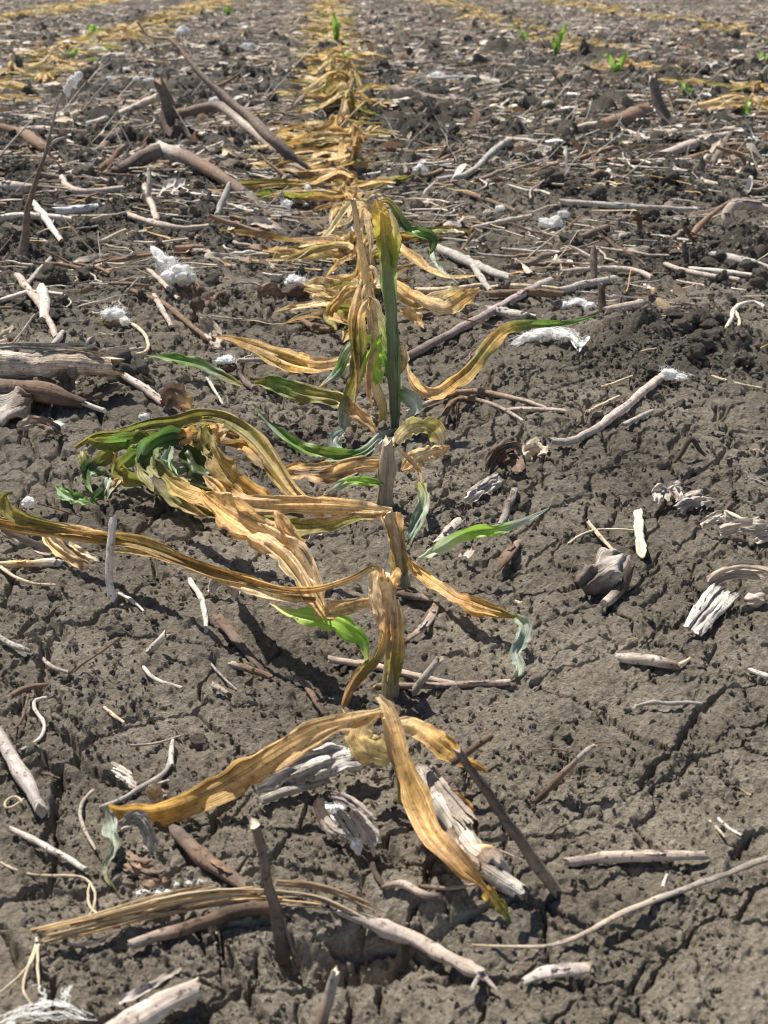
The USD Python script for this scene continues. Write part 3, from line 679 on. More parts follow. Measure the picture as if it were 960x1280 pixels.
corn('grey cut corn stub beside a big heap of olive wilted leaves', (483, 631),
     [dict(p=[(482, 633), (483, 595, 632), (485, 552, 632)], r=[14, 13, 11], c=[(.17, .135, .09), (.27, .215, .15), (.35, .275, .19)], k=dict(jag=1.2, rough=.4))],
     [dict(p=[(478, 580, 633), (448, 584, 632), (410, 592, 628), (378, 592, 622), (350, 588, 615)], w=[20, 26, 28, 26], c=[TAN, TAN, OCH], f=62, k=dict(prof='band', patch=BRN)),
      dict(p=[(405, 648, 660), (374, 624, 650), (348, 594, 632), (322, 562, 610), (292, 538, 590), (258, 526, 576), (222, 532, 572), (188, 534, 574), (150, 546, 580), (120, 548, 584), (94, 562, 586)], w=[16, 24, 32, 34, 28, 22, 20, 16], c=[TAN, (.46, .32, .11), (.34, .26, .08), OLV, (.24, .21, .055), (.18, .18, .045), (.20, .21, .05), OLV], f=[74, 70, 60, 62, 70], k=dict(prof='band', corr=.26, fold=.6, n=90, m=17, crease=.6, patch=(.40, .26, .08))),
      dict(p=[(282, 538, 618), (262, 545, 618), (240, 548, 615), (222, 546, 612)], w=[22, 26, 26], c=[TAN, OCH, (.45, .26, .10)], f=70, k=dict(prof='band')),
      dict(p=[(188, 556, 608), (186, 580, 624), (208, 606, 640), (240, 628, 655), (272, 642, 664), (300, 652, 668)], w=[30, 36, 38, 34, 24], c=[GRN, OLV, (.32, .25, .07), OCH, TAN], f=60, k=dict(corr=.25, patch=(.10, .12, .03))),
      dict(p=[(232, 545, 612), (205, 552, 612), (188, 566, 616), (196, 584, 622), (222, 588, 624), (250, 580, 620)], w=[26, 34, 36, 30], c=[DGR, GRN, SIL, DGR], f=70, m=M_GREEN, k=dict(corr=.35, fold=.6)),
      dict(p=[(238, 556, 614), (252, 578, 622), (268, 596, 632), (284, 608, 640)], w=[34, 44, 36], c=[DGR, (.06, .08, .025), DGR], f=65, m=M_GREEN, k=CR),
      dict(p=[(175, 566, 612), (160, 578, 616), (150, 592, 622), (170, 602, 628), (196, 604, 630)], w=[22, 30, 26], c=[GRN, OLV, (.16, .22, .04)], f=65, m=M_GREEN, k=CR),
      dict(p=[(300, 548, 602), (276, 544, 594), (240, 546, 588), (205, 550, 588), (170, 556, 592)], w=[14, 20, 22, 18, 12], c=[BRN, (.36, .24, .08), OLV, DBR], f=68, k=dict(prof='band', corr=.3, fold=.7)),
      dict(p=[(330, 588, 632), (312, 566, 618), (292, 556, 610), (270, 560, 612)], w=[12, 18, 18, 12], c=[BRN, OCH, DBR], f=70, k=CR),
      dict(p=[(140, 566, 606), (122, 580, 610), (112, 598, 618), (116, 618, 628)], w=[22, 24, 14], c=[OLV, DGR, GRN], f=80, m=M_GREEN, k=CR),
      dict(p=[(112, 630, 636), (100, 628, 632), (82, 620, 626), (68, 608, 618)], w=[12, 18, 14], c=[GRN, (.1, .2, .05), GRN], f=50, m=M_GREEN),
      dict(p=[(135, 600, 622), (128, 616, 632), (118, 628, 638), (126, 634, 640)], w=[16, 18, 12], c=[SIL, DGR, GRN], f=75, m=M_GREEN, k=CR),
      dict(p=[(140, 590, 610), (144, 576, 606), (142, 560, 600), (146, 556, 600)], w=[10, 14, 10], c=TAN, f=80, k=CR),
      dict(p=[(110, 552, 600), (140, 556, 602), (172, 552, 604), (205, 556, 608), (232, 566, 616)], w=[18, 26, 26, 18], c=[OLV, GRN, OLV, DGR], f=70, k=CR),
      dict(p=[(255, 536, 618), (262, 560, 626), (285, 590, 640), (318, 618, 650), (345, 634, 656)], w=[24, 34, 40, 26], c=[OLV, (.34, .25, .08), OCH, TAN], f=72, k=dict(prof='band', corr=.22, fold=.5)),
      dict(p=[(190, 598, 636), (215, 622, 652), (245, 640, 664), (262, 650, 668)], w=[14, 20, 16], c=[DBR, OLV, TAN], f=65, k=CR),
      dict(p=[(215, 560, 618), (212, 582, 628), (228, 602, 640), (252, 612, 646), (276, 618, 650)], w=[12, 18, 18, 12], c=[SIL, GRN, DGR, OLV], f=75, m=M_GREEN, k=dict(corr=.4, fold=.8)),
      dict(p=[(255, 596, 640), (278, 620, 652), (290, 645, 664), (300, 660, 672)], w=[10, 16, 14, 8], c=[TAN, OCH, BRN], f=70, k=CR),
      dict(p=[(182, 566, 612), (186, 556, 608), (180, 546, 604), (165, 548, 602), (158, 562, 608)], w=[12, 18, 16, 10], c=[SIL, OLV, GRN], f=75, m=M_GREEN, k=CR),
      dict(p=[(104, 566, 596), (108, 582, 604), (122, 592, 610), (136, 594, 614)], w=[14, 20, 14], c=[OLV, DGR, GRN], f=70, m=M_GREEN, k=CR),
      dict(p=[(150, 600, 626), (140, 612, 632), (134, 626, 640)], w=[8, 12, 8], c=[TAN, SIL], f=80, k=CR),
      dict(p=[(495, 556, 632), (508, 540, 628), (530, 534, 624), (546, 544, 622), (552, 558, 624)], w=[16, 22, 26, 26], c=[PALE, (.52, .44, .20), OLV, PALE], f=[60, 75], k=dict(prof='band')),
      dict(p=[(563, 561, 624), (540, 568, 626), (520, 576, 630), (502, 590, 633)], w=[8, 22, 26, 18], c=[TAN, PALE, TAN], f=62, k=dict(prof='band', corr=.2)),
      dict(p=[(497, 562, 633), (512, 576, 634), (524, 590, 635), (526, 606, 640)], w=[6, 7, 8], c=[PALE, TAN], f=80),
      dict(p=[(524, 604, 642), (530, 625, 655), (522, 650, 668), (514, 668, 676), (508, 684, 690)], w=[14, 20, 20, 14], c=[OLV, (.20, .24, .15), (.16, .22, .17), DGR], f=85, m=M_GREEN, k=dict(corr=.35)),
      dict(p=[(480, 606, 636), (456, 604, 638), (436, 604, 640), (418, 612, 642), (402, 622, 644)], w=[6, 14, 16, 10], c=[GRN, LIM, LIM, SIL, TAN], f=60, m=M_GREEN)], mark='the heap of olive wilted leaves')
corn('upright living corn shoot with a blue-green stem and yellowing top', (493, 538),
     [dict(p=[(493, 540), (493, 470, 538), (490, 400, 538), (485, 335, 538), (478, 285, 538)], r=[5.8, 6.8, 7.8, 7.4, 4], c=[(.11, .14, .085), (.19, .25, .155), (.22, .30, .18), (.26, .33, .13), (.46, .44, .12)], m=M_GREEN, k=dict(rough=.2, n=34)),
      dict(name='sheath', p=[(468, 458, 540), (468, 480, 540), (476, 506, 541), (478, 525, 541)], r=[6, 7, 6], c=[PALE, TAN, OLV])],
     [dict(name='sheath', p=[(489, 390, 539), (486, 350, 539.5), (482, 310, 539.5), (477, 268, 539)], w=[12, 19, 20, 14], c=[(.20, .29, .15), (.28, .35, .13), (.50, .45, .12), (.62, .47, .14)], f=88, m=M_GREEN, k=dict(prof='band', fold=-.5, corr=.1, crease=.15, nib=.1)),
      dict(p=[(486, 335, 538), (482, 300, 538), (476, 270, 538), (470, 250, 538)], w=[18, 24, 24, 14], c=[(.20, .30, .06), (.45, .42, .08), (.60, .44, .10), OCH], f=88, m=M_GREEN, k=dict(prof='band', fold=.6)),
      dict(p=[(487, 345, 538), (492, 315, 538), (492, 285, 538), (486, 262, 538)], w=[16, 20, 20, 12], c=[(.18, .30, .06), (.50, .46, .12), PALE], f=88, m=M_GREEN, k=dict(fold=.6)),
      dict(p=[(474, 254, 538), (484, 254, 538), (498, 272, 538), (512, 290, 538), (530, 296, 538), (541, 304, 538), (536, 322, 538)], w=[8, 10, 14, 22, 26, 20], c=[OCH, (.25, .26, .08), DGR, GRN, DGR, GRN], f=[85, 70, 62], m=M_GREEN, k=CR,
           tips=[dict(p=[(538, 314, 538), (545, 330, 530), (560, 345, 510), (574, 356, 500)], w=[8, 5, 4], c=SIL, f=80)]),
      dict(name='sheath', p=[(497, 536, 538), (498, 480, 538), (496, 420, 538), (491, 360, 538)], w=[6, 8, 8, 6], c=[(.12, .17, .09), (.22, .30, .16), (.25, .33, .18), (.3, .36, .12)], f=88, m=M_GREEN, k=dict(prof='band', corr=.1)),
      dict(name='sheath', p=[(489, 500, 539), (487, 440, 539), (484, 380, 539), (481, 320, 539)], w=[5, 7, 7, 5], c=[(.2, .22, .09), (.34, .36, .16), (.46, .42, .16)], f=88, m=M_GREEN, k=dict(prof='band', corr=.1)),
      dict(p=[(452, 350, 539), (444, 380, 540), (440, 420, 542), (446, 470, 546), (440, 520, 552)], w=[8, 12, 14, 14, 8], c=[PALE, TAN, OLV, TAN, PALE], f=84, k=CR),
      dict(p=[(462, 372, 539), (470, 400, 541), (466, 440, 545), (460, 480, 550), (468, 520, 556)], w=[8, 12, 12, 14, 10], c=[PALE, PALE, TAN, TAN], f=84, k=CR),
      dict(p=[(493, 455, 539), (482, 425, 539), (470, 390, 539), (462, 372, 539)], w=[14, 18, 20, 14], c=[(.2, .26, .08), (.42, .44, .18), PALE], f=86, k=dict(prof='band', fold=.5)),
      dict(p=[(463, 373, 539), (452, 388, 540), (448, 420, 541), (448, 455, 543), (438, 490, 546), (430, 520, 550), (428, 545, 556)], w=[10, 18, 20, 20, 24, 20], c=[PALE, TAN, OLV, (.16, .17, .05), OLV, (.35, .38, .26), SIL], f=86, k=dict(prof='band', corr=.22)),
      dict(p=[(428, 540, 556), (418, 550, 560), (424, 566, 566), (438, 570, 566), (460, 562, 562)], w=[16, 18, 16], c=[SIL, (.25, .30, .25), DGR], f=75, m=M_GREEN, k=CR),
      dict(p=[(491, 490, 539), (484, 460, 539), (472, 436, 539), (458, 422, 539), (451, 420, 539)], w=[8, 12, 16, 14], c=[GRN, GRN, LIM, LIM], f=70, m=M_GREEN),
      dict(p=[(475, 480, 545), (466, 455, 545), (472, 430, 545), (478, 418, 545)], w=[18, 20, 14], c=[LIM, (.35, .52, .08), LIM], f=84, m=M_GREEN),
      dict(p=[(505, 450, 540), (512, 472, 538), (526, 490, 532), (546, 494, 524), (566, 484, 512), (590, 462, 495), (612, 434, 476), (642, 410, 458), (680, 408, 446), (715, 404, 438), (750, 394, 428)], w=[10, 16, 22, 24, 22, 22, 22, 20, 24, 18], c=[PALE, TAN, TAN, OCH, (.36, .23, .06), OLV, OCH, (.22, .26, .05), GRN, GRN, (.09, .2, .03)], f=[75, 62, 55], k=dict(prof='leaf', n=90)),
      dict(p=[(478, 440, 538), (440, 452, 520), (400, 460, 505), (372, 456, 490), (345, 446, 478), (318, 436, 468), (290, 426, 462), (266, 422, 458)], w=[12, 16, 20, 34, 40, 36, 20], c=[TAN, PALE, TAN, OCH, (.38, .24, .06), OCH, TAN], f=[60, 50, 45], k=dict(corr=.15)),
      dict(p=[(470, 542, 556), (450, 520, 552), (425, 502, 545), (395, 496, 538), (365, 490, 530), (340, 480, 524), (318, 480, 518)], w=[14, 20, 22, 26, 26, 18], c=[TAN, TAN, OLV, (.22, .2, .05), GRN, OLV], f=58, k=dict(prof='band', corr=.2)),
      dict(p=[(302, 484, 496), (275, 470, 486), (245, 458, 476), (212, 450, 468), (182, 446, 462)], w=[10, 18, 22, 14], c=[OLV, DGR, GRN, GRN], f=45, m=M_GREEN),
      dict(p=[(502, 538, 548), (478, 546, 555), (455, 566, 568), (425, 572, 574), (390, 566, 570), (358, 548, 560), (335, 530, 548), (316, 508, 534)], w=[10, 14, 18, 20, 18, 13, 6], c=[DGR, SIL, GRN, (.2, .3, .05), GRN, DGR, GRN], f=60, m=M_GREEN),
      dict(p=[(455, 424, 539), (435, 440, 541), (425, 462, 544), (410, 478, 546), (396, 488, 548)], w=[10, 14, 14, 12], c=[SIL, (.45, .5, .3), GRN, SIL, TAN], f=82, k=CR),
      dict(p=[(499, 492, 542), (512, 498, 542), (518, 512, 542), (506, 524, 543)], w=[16, 24, 18], c=[GRN, SIL, SIL], f=75, m=M_GREEN),
      dict(p=[(503, 430, 540), (506, 450, 540), (500, 470, 540)], w=[10, 12, 9], c=[PALE, OLV], f=86)], mark='the upright green corn shoot')
corn('thin brown drooping corn plant just behind the upright green shoot', (464, 424),
     [dict(p=[(466, 426), (462, 385, 425), (456, 340, 425), (448, 290, 425), (440, 250, 425)], r=[6, 5, 5, 4, 4], c=[BRN, TAN, TAN, (.42, .30, .17)])],
     [dict(p=[(440, 250, 425), (432, 238, 425), (430, 228, 425)], w=[10, 14, 10], c=TAN, f=80),
      dict(p=[(448, 290, 425), (454, 262, 425), (462, 290, 425), (463, 335, 426)], w=[8, 12, 10, 6], c=[TAN, PALE, (.42, .31, .18)], f=84),
      dict(p=[(455, 342, 425), (466, 336, 425), (470, 352, 426), (458, 360, 426), (452, 380, 427)], w=[8, 10, 10], c=PALE, f=80, k=CR),
      dict(p=[(480, 345, 424), (505, 364, 420), (532, 380, 416), (556, 388, 414), (578, 376, 406), (600, 362, 398)], w=[8, 14, 20, 24, 20], c=[TAN, TAN, PALE, OCH, TAN], f=[70, 55], k=dict(prof='band')),
      dict(p=[(500, 390, 424), (516, 396, 424), (530, 412, 428)], w=[14, 20, 14], c=TAN, f=55),
      dict(p=[(450, 360, 424), (430, 372, 422), (415, 392, 424), (422, 402, 428), (452, 408, 430)], w=[10, 16, 18, 14], c=[TAN, OCH, TAN], f=60, k=CR),
      dict(p=[(445, 320, 425), (425, 330, 420), (405, 350, 418)], w=[8, 9, 6], c=TAN, f=70)], mark=None)

# ---------------------------------------------------------------- stalks, roots and twigs of the old cotton crop
stick('dark stalk stub standing upright in the foreground, pale cut top', [(320, 1034, 1205), (331, 1085, 1205), (344, 1145, 1205), (357, 1208, 1205)], [6.5, 8, 10], [(.15, .12, .10), PUR, DBR], mark='the dark upright stalk stub', ends=(.55, .47, .36),
      extra=[('splinter', stick_geo([(352, 1140, 1205), (360, 1170, 1206), (371, 1206, 1207)], [1, 3, 3.5], (.26, .19, .16), sides=5), M_BARK)])
stick('thick dark stalk slanting into the soil left of the upright stub', [(216, 1038), (250, 1068), (285, 1094), (308, 1110)], [11, 11, 10], [PUR, BRN, PUR], mark='the thick slanting stalk')
stick('short dark twig lying across the thick slanting stalk', [(283, 1104, 1104), (296, 1090, 1100), (311, 1068, 1096)], [3, 3, 2], DBR, 'twig', 'twig')
G1 = [stick_geo([(165, 1180), (210, 1166), (260, 1152), (300, 1138), (345, 1132)], [7, 10, 11, 9], [PNK, BRN, DBR, BRN]), ]
t = Thing('dried_stalk', 'long flattened dried stalk with frayed straw sheath, crossing behind the upright stub', 'stalk', G(300, 1150))
MARKS.append(('the frayed dried stalk', t.base[0], t.base[1]))
t.part('stem', G1[0], M_BARK)
t.part('stem', stick_geo([(425, 1138), (460, 1152), (510, 1172), (560, 1196), (604, 1218)], [7, 10, 11, 10, 8], [PNK, (.52, .43, .38), PNK, PNK], knots=.25), M_BARK, label='bare pinkish forked end of the stalk')
t.part('fork', stick_geo([(585, 1208), (603, 1218), (616, 1232), (622, 1238)], [4, 4, 2], PNK), M_BARK)
t.part('fork', stick_geo([(604, 1214), (596, 1226), (588, 1240)], [4, 4, 3], GRY), M_BARK)
for pts, w, c in [([(40, 1172), (110, 1156), (175, 1136), (240, 1120), (300, 1110), (350, 1112)], 16, [STW, TAN, PALE]), ([(60, 1180), (120, 1166), (190, 1142), (260, 1128), (340, 1118), (420, 1128)], 14, [TAN, STW, TAN]),
                  ([(345, 1112), (400, 1118), (450, 1136), (500, 1160)], 14, [TAN, BRN, PNK]), ([(340, 1122), (400, 1130), (440, 1148), (480, 1164)], 12, [PALE, PNK]), ([(55, 1185), (100, 1172), (150, 1158)], 12, PALE), ([(0, 1172), (40, 1171), (90, 1170)], 5, STW)]:
    for g in shreds([(x, y, y + 12) for x, y in pts], w * .8, np.mean(np.atleast_2d(c), 0) * (.78, .76, .74), 4, int(w * 10 + pts[0][1]), 45, .004): t.part('straw_shred', g, M_STRAW)
_r3 = np.random.RandomState(31)
for q in range(16):
    x0, x1 = _r3.uniform(35, 200), _r3.uniform(220, 420)
    o0, o1 = _r3.uniform(-12, 14), _r3.uniform(-6, 14)
    yb = lambda x: np.interp(x, [35, 110, 180, 260, 330, 420], [1176, 1158, 1138, 1120, 1114, 1126])
    t.part('straw_fibre', stick_geo([(x, yb(x) + o0 + (o1 - o0) * f + _r3.uniform(-2, 2), yb(x) + 22) for f, x in [(f, x0 + (x1 - x0) * f) for f in (0, .33, .66, 1)]], [1.2, 2.2, 1.4], [STW, TAN, PALE, BRN][q % 4], sides=5), M_STRAW)
for pts in ([(46, 1172), (40, 1200), (22, 1222), (0, 1240)], [(47, 1175), (34, 1212), (29, 1238), (40, 1256)], [(48, 1180), (47, 1205), (50, 1240)], [(140, 1168), (112, 1180), (85, 1180)], [(148, 1150), (118, 1140), (110, 1122), (112, 1105)], [(282, 1140), (270, 1150), (271, 1168)]):
    t.part('straw_fibre', stick_geo(pts, [2, 2.4, 1.4], STW, sides=5), M_STRAW)
stick('thick pale split log at the bottom edge of the picture', [(118, 1300), (165, 1276), (210, 1252), (241, 1236)], [17, 18, 15], [PNK, (.55, .46, .40), PNK], mark='the pale split log', ends=(.52, .36, .2), rough=.3, sides=12,
      extra=[('bark_strip', leaf_geo([(150, 1272, 1284), (190, 1250, 1264), (228, 1228, 1240)], 12, [WHT, PNK], 40, lift=.012, prof='band', m=5), M_WOOD)])
stick('short standing stub with pale cut end at the bottom edge', [(403, 1290, 1278), (410, 1250, 1278), (419, 1217, 1278)], [9, 8, 7], [BRN, (.24, .19, .16), GRY], ends=(.62, .52, .40), mark='the short standing stub at the bottom')
stick('flat pale bark chip near the bottom edge', [(655, 1226), (680, 1216), (710, 1212), (737, 1208)], [6, 10, 11, 9], [WHT, (.54, .46, .42), PNK], 'bark_chip', 'bark', flat=.5)
stick('long thin dried stalk curving up to the right edge', [(590, 1181), (640, 1183), (690, 1182), (740, 1162), (800, 1132), (860, 1110), (920, 1088), (970, 1070), (1010, 1060)], [1.6, 3, 5, 5.5, 5.5, 6, 6], [STW, PNK, (.46, .37, .28), (.33, .29, .25), (.28, .24, .20), (.33, .29, .25)], 'dried_stalk', 'stalk', mark='the long curving dried stalk', flat=.6, lift=1.6, extra=[('leaf_scar', stick_geo([(826, 1122), (829, 1106), (834, 1094)], [3, 3, 2.5], WHT, sides=6), M_STRAW)])
stick('smooth pinkish stick lying right of the foreground', [(710, 1079), (755, 1072), (810, 1070), (880, 1071)], [6, 8, 8, 7], [PNK, (.52, .41, .34), PNK], mark='the smooth pinkish stick')
stick('dark stalk leaning beside the nearest corn leaf', [(694, 1116, 1116), (668, 1080, 1112), (640, 1040, 1108), (612, 998, 1104), (585, 958, 1100), (573, 938, 1098)], [9, 9, 8, 7, 5], [(.30, .23, .16), PUR, DBR, PUR], mark='the dark leaning stalk')
stick('short brown twig propped on the dark leaning stalk', [(566, 957, 1000), (590, 938, 998), (616, 920, 996)], [6, 5, 4], [DBR, BRN], 'twig', 'twig')
stick('thin dark stick poking from the soil right of the leaning stalk', [(671, 1003, 1003), (700, 972, 1000), (742, 934, 994)], [5, 5, 4], [DBR, BRN, GRY])
q = leaf_geo([(322, 994, 1002), (360, 975, 992), (400, 962, 986), (440, 956, 980), (472, 952, 974)], [40, 50, 46, 40], [WHT, GRY, (.50, .47, .44), GRY], 45, lift=.010, prof='band', curl=-.5, corr=.12, n=44, m=15, thick=.002)
t = Thing('bark_slab', 'grey wrinkled slab of old stalk under the long tan leaf', 'bark', G(395, 985)); t.part('outer_bark', q, M_WOOD); MARKS.append(('the grey wrinkled slab', t.base[0], t.base[1]))
t.part('broken_edge', stick_geo([(325, 1000), (365, 988), (410, 976)], [6, 7, 5], GRY), M_WOOD)
t = Thing('old_stalk', 'pale hollow old stalk with a knuckle, lying under the right tan leaf', 'stalk', G(590, 1075)); MARKS.append(('the pale knuckled stalk', t.base[0], t.base[1]))
t.part('stem', stick_geo([(526, 972), (552, 1012), (580, 1048), (608, 1078)], [13, 16, 17, 14], [(.26, .22, .19), GRY, (.40, .35, .30), PNK], sides=12, rough=.4), M_WOOD)
t.part('knuckle', stick_geo([(604, 1070), (612, 1078), (618, 1084)], [15, 17, 14], [TAN, BRN, PNK], sides=12), M_BARK)
t.part('stem', stick_geo([(614, 1082), (630, 1098), (648, 1112)], [13, 14, 11], [BRN, GRY, WHT], sides=12, rough=.4, ends=(.06, .05, .05)), M_WOOD)
for g in shreds([(532, 978, 992), (556, 1012, 1026), (584, 1046, 1060), (606, 1072, 1084)], 26, (.40, .34, .29), 5, 91, 50, .012): t.part('bark_strip', g, M_WOOD)
t.part('husk_flap', leaf_geo([(562, 1038, 1070), (570, 1062, 1082), (574, 1078, 1092)], [20, 26, 20], [BRN, PNK, TAN], 80, prof='band'), M_STRAW)
t.part('root_hair', stick_geo([(592, 1066), (618, 1062), (642, 1070)], [2, 2, 1], GRY, sides=5), M_STRAW)
stick('knobbly pinkish twig in front of the knuckled stalk', [(476, 1110), (504, 1106), (528, 1116), (550, 1120)], [3, 6, 6, 4], [BRN, PNK, (.44, .35, .30), DBR], 'twig', 'twig')
stick('thin brown twig passing under the right tan leaf', [(526, 1108), (560, 1110), (602, 1104)], [3, 3, 2], [BRN, PNK], 'twig', 'twig')
stick('pale grey stick at the left edge beside a curled root', [(-6, 912), (18, 955), (38, 985), (52, 1012)], [9, 11, 10, 9], [GRY, (.46, .40, .37), GRY], mark='the pale grey stick at the left edge')
stick('straight pale straw stick at the lower left', [(12, 1036), (60, 1060), (109, 1087)], [5, 5, 4], [PNK, WHT, WHT], 'straw_stick', 'stick', mark='the straight straw stick')
for lb, pts, r, c in [('small looped root at the left edge below the grey stick', [(28, 1002), (18, 996), (6, 1004), (10, 1010), (24, 1003), (30, 998)], 1.8, STW), ('thin crooked root wandering below the straw stick', [(0, 1078), (22, 1088), (58, 1095), (100, 1096), (116, 1108), (118, 1130), (108, 1150)], 2.2, STW),
                      ('pale hooked rootlet behind the drooping grey leaf tip', [(116, 988), (102, 1004), (101, 1022), (108, 1042), (120, 1062)], 3, PNK), ('pale forked twig above the long leaf tip', [(125, 1010), (150, 1000), (178, 984), (200, 970), (212, 955), (214, 930)], 4, GRY),
                      ('short pale rootlet beside the pale forked twig', [(168, 986), (190, 982), (212, 975)], 2, WHT), ('curling pale root near the left edge', [(60, 872), (44, 876), (46, 890), (55, 905), (52, 920), (40, 930), (26, 938)], 3, WHT), ('dark thin root beside the curling pale root', [(35, 868), (32, 885), (24, 905), (16, 912)], 2, BRN),
                      ('short dark twig above the curling pale root', [(10, 873), (30, 862), (58, 856)], 4, BRN), ('grey twig at the left edge near wide cracks', [(-4, 795), (16, 806), (38, 814)], 4.5, GRY), ('white curved twig left of the broad tan leaf', [(238, 724), (248, 742), (256, 765), (257, 790)], 4.5, WHT),
                      ('short white twig broken at a kink on cracked crust', [(180, 834), (196, 850), (226, 860)], 3.6, WHT), ('tan sliver lying across a cracked soil plate', [(130, 884), (142, 894), (156, 904)], 2.8, STW), ('faint straw lying on crust above the sliver', [(54, 824), (66, 834), (84, 840)], 3, PNK),
                      ('thin straw near the brown half pipe stalk', [(264, 830), (278, 846), (296, 862)], 2, GRY), ('small stub of cut stem below the half pipe stalk', [(266, 856), (274, 861), (284, 867)], 4.5, PNK), ('pale peeled stick standing behind the bottom corn leaf', [(215, 958), (214, 945), (216, 926)], 4, WHT),
                      ('thin straw lying left of the nearest leaf', [(163, 932), (190, 930), (226, 920)], 2, PNK), ('thin root looping toward the small lime leaf', [(148, 742), (164, 750), (180, 764)], 2.4, WHT), ('slender straw beside the pale standing stick on the right', [(735, 652), (748, 668), (770, 692)], 3, STW),
                      ('thin bowed root on the right, touching the flat straw strip', [(710, 680), (728, 668), (752, 662), (795, 663)], 2, STW), ('pair of pale slivers, the left one', [(885, 1024), (897, 1036), (907, 1047)], 2.6, STW), ('pair of pale slivers, the right one', [(898, 1024), (912, 1036), (926, 1044)], 2.8, WHT),
                      ('small pale splinter at the right edge below the white cork', [(940, 838), (954, 843), (968, 848)], 4, WHT), ('thin straw just in front of the lint tipped stick', [(735, 515), (752, 506), (774, 495)], 2.6, STW), ('pale straw right of the forked brown twig', [(752, 484), (770, 478), (790, 470)], 2, STW),
                      ('short peeled stick under the lint tipped stick', [(780, 531), (798, 522), (816, 513)], 4, GRY), ('dark bent twig sticking up on the right', [(843, 580, 580), (852, 566, 579), (864, 549, 577), (872, 560, 578), (882, 570, 578)], 4, DBR), ('thin root at the right edge above the dark twig', [(890, 470), (915, 478), (950, 485)], 2, STW),
                      ('crooked white root at the right among clods', [(908, 410), (916, 392), (928, 380), (942, 377), (956, 384)], 3.4, WHT), ('small pale root forking off the crooked white one', [(918, 388), (924, 402), (924, 420)], 2.5, STW), ('pale thin twig crossing the dark green leaf on the left', [(245, 450, 470), (262, 478, 486), (279, 506, 506)], 2.6, WHT),
                      ('white looping root below the small fuzzy lint on the left', [(160, 402), (178, 415), (185, 430), (176, 442), (150, 445)], 2.6, STW), ('short pale stick under the bird shaped lint', [(186, 338), (205, 355), (222, 373)], 3.5, PNK), ('dark branch behind the bird shaped lint shadow', [(160, 362), (205, 380), (240, 408), (262, 425)], 4, BRN),
                      ('pale flat sliver beside the dark branch on the left', [(192, 370), (202, 385), (214, 408)], 4.5, PNK), ('bent brown twig right of the small lint cap', [(360, 386), (380, 402), (400, 411), (420, 413)], 4, BRN), ('grey horizontal twig left of the lint bud', [(296, 451), (320, 450), (345, 452)], 3.4, GRY), ('thin pale twig lying above the wilted heap', [(222, 528), (250, 520), (262, 515), (290, 525)], 3, WHT)]:
    stick(lb, pts, [r * .9, r, r * .7], c, 'twig' if 'twig' in lb or 'stick' in lb or 'branch' in lb else ('root' if 'root' in lb else 'straw'), 'root' if 'root' in lb else ('twig' if 'twig' in lb or 'stick' in lb or 'branch' in lb else 'straw'), sides=6)
stick('white stick standing against the long withered leaf on the left', [(140, 753, 753), (137, 720, 750), (138, 685, 746), (143, 650, 741)], [6, 6, 5.5, 6], [WHT, (.56, .48, .42), WHT], mark='the white stick on the long leaf')
stick('short stub poking up from the crust, pale on top', [(178, 824, 826), (192, 810, 824), (206, 796, 822)], [4, 5, 5.5], [BRN, PNK, WHT], 'stalk_stub', 'stub')
stick('pale straw lying at the left edge with a torn end', [(-10, 706), (30, 705), (68, 703)], [5, 5, 6], [STW, TAN, WHT], 'straw_stick', 'straw', mark='the torn straw at the left edge')
stick('thin pale straw under the torn straw at the left edge', [(0, 708), (20, 722), (45, 730), (68, 731)], [3, 2.5, 2], STW, 'straw', 'straw')
t = Thing('leaf_shred', 'bundle of looped brown leaf shreds beside the torn straw', 'leaf shreds', G(90, 695))
for pts, w, c in [([(55, 656, 690), (56, 670, 696), (72, 690, 704), (95, 704, 712), (114, 716, 718)], 12, [PALE, TAN, BRN]), ([(60, 658, 690), (76, 676, 696), (90, 690, 704), (112, 704, 710)], 8, [TAN, DBR, TAN]), ([(86, 680, 696), (104, 692, 702), (126, 704, 708)], 7, [PALE, STW]), ([(0, 664, 672), (30, 676, 684), (60, 690, 694), (80, 696, 700)], 14, [BRN, PNK, BRN])]:
    t.part('shred', leaf_geo(pts, w, c, 70, prof='band', corr=.3, m=6), M_STRAW)
stick('dark brown half pipe of bark slanting on cracked crust', [(272, 772, 784), (290, 796, 802), (308, 818, 822), (330, 840, 843)], [8, 8, 7, 3], [BRN, PUR, DBR], mark='the dark half pipe of bark', flat=.6)
stick('brown stick end under the half pipe of bark', [(286, 829), (310, 836), (338, 846)], [5, 5.5, 4], [PNK, BRN, BRN])
stick('curled dark bark strip right of the half pipe', [(358, 845), (378, 852), (392, 870), (405, 892)], [4, 6, 5, 3], [PNK, BRN, DBR], 'bark_chip', 'bark', flat=.5)
stick('pale thin stick passing behind the stub with the lime leaf', [(412, 824), (465, 832), (520, 845), (570, 855)], [5, 5.5, 5, 4], [PNK, (.50, .38, .30), PNK], mark='the two crossing sticks')
stick('brown stick reaching right to the silver leaf tip', [(470, 858), (530, 857), (590, 855), (636, 852)], [5, 5, 4.5, 4], [BRN, (.34, .25, .21), (.46, .36, .31)])
stick('short grey stick leaning on the two crossing sticks', [(517, 867, 868), (532, 846, 866), (549, 825, 863)], [5.5, 5.5, 5], [(.3, .24, .21), GRY, (.40, .34, .31)])
stick('curved brown sheath fragment between two corn stubs', [(506, 803), (522, 790), (538, 772), (546, 754)], [4, 6, 7, 5], [BRN, PNK, BRN], 'husk_fragment', 'husk', flat=.5)
stick('dark wood fragment at the foot of the middle corn stub', [(490, 738), (512, 742), (538, 748)], [8, 9, 5], [BRN, DBR, PNK], flat=.6)
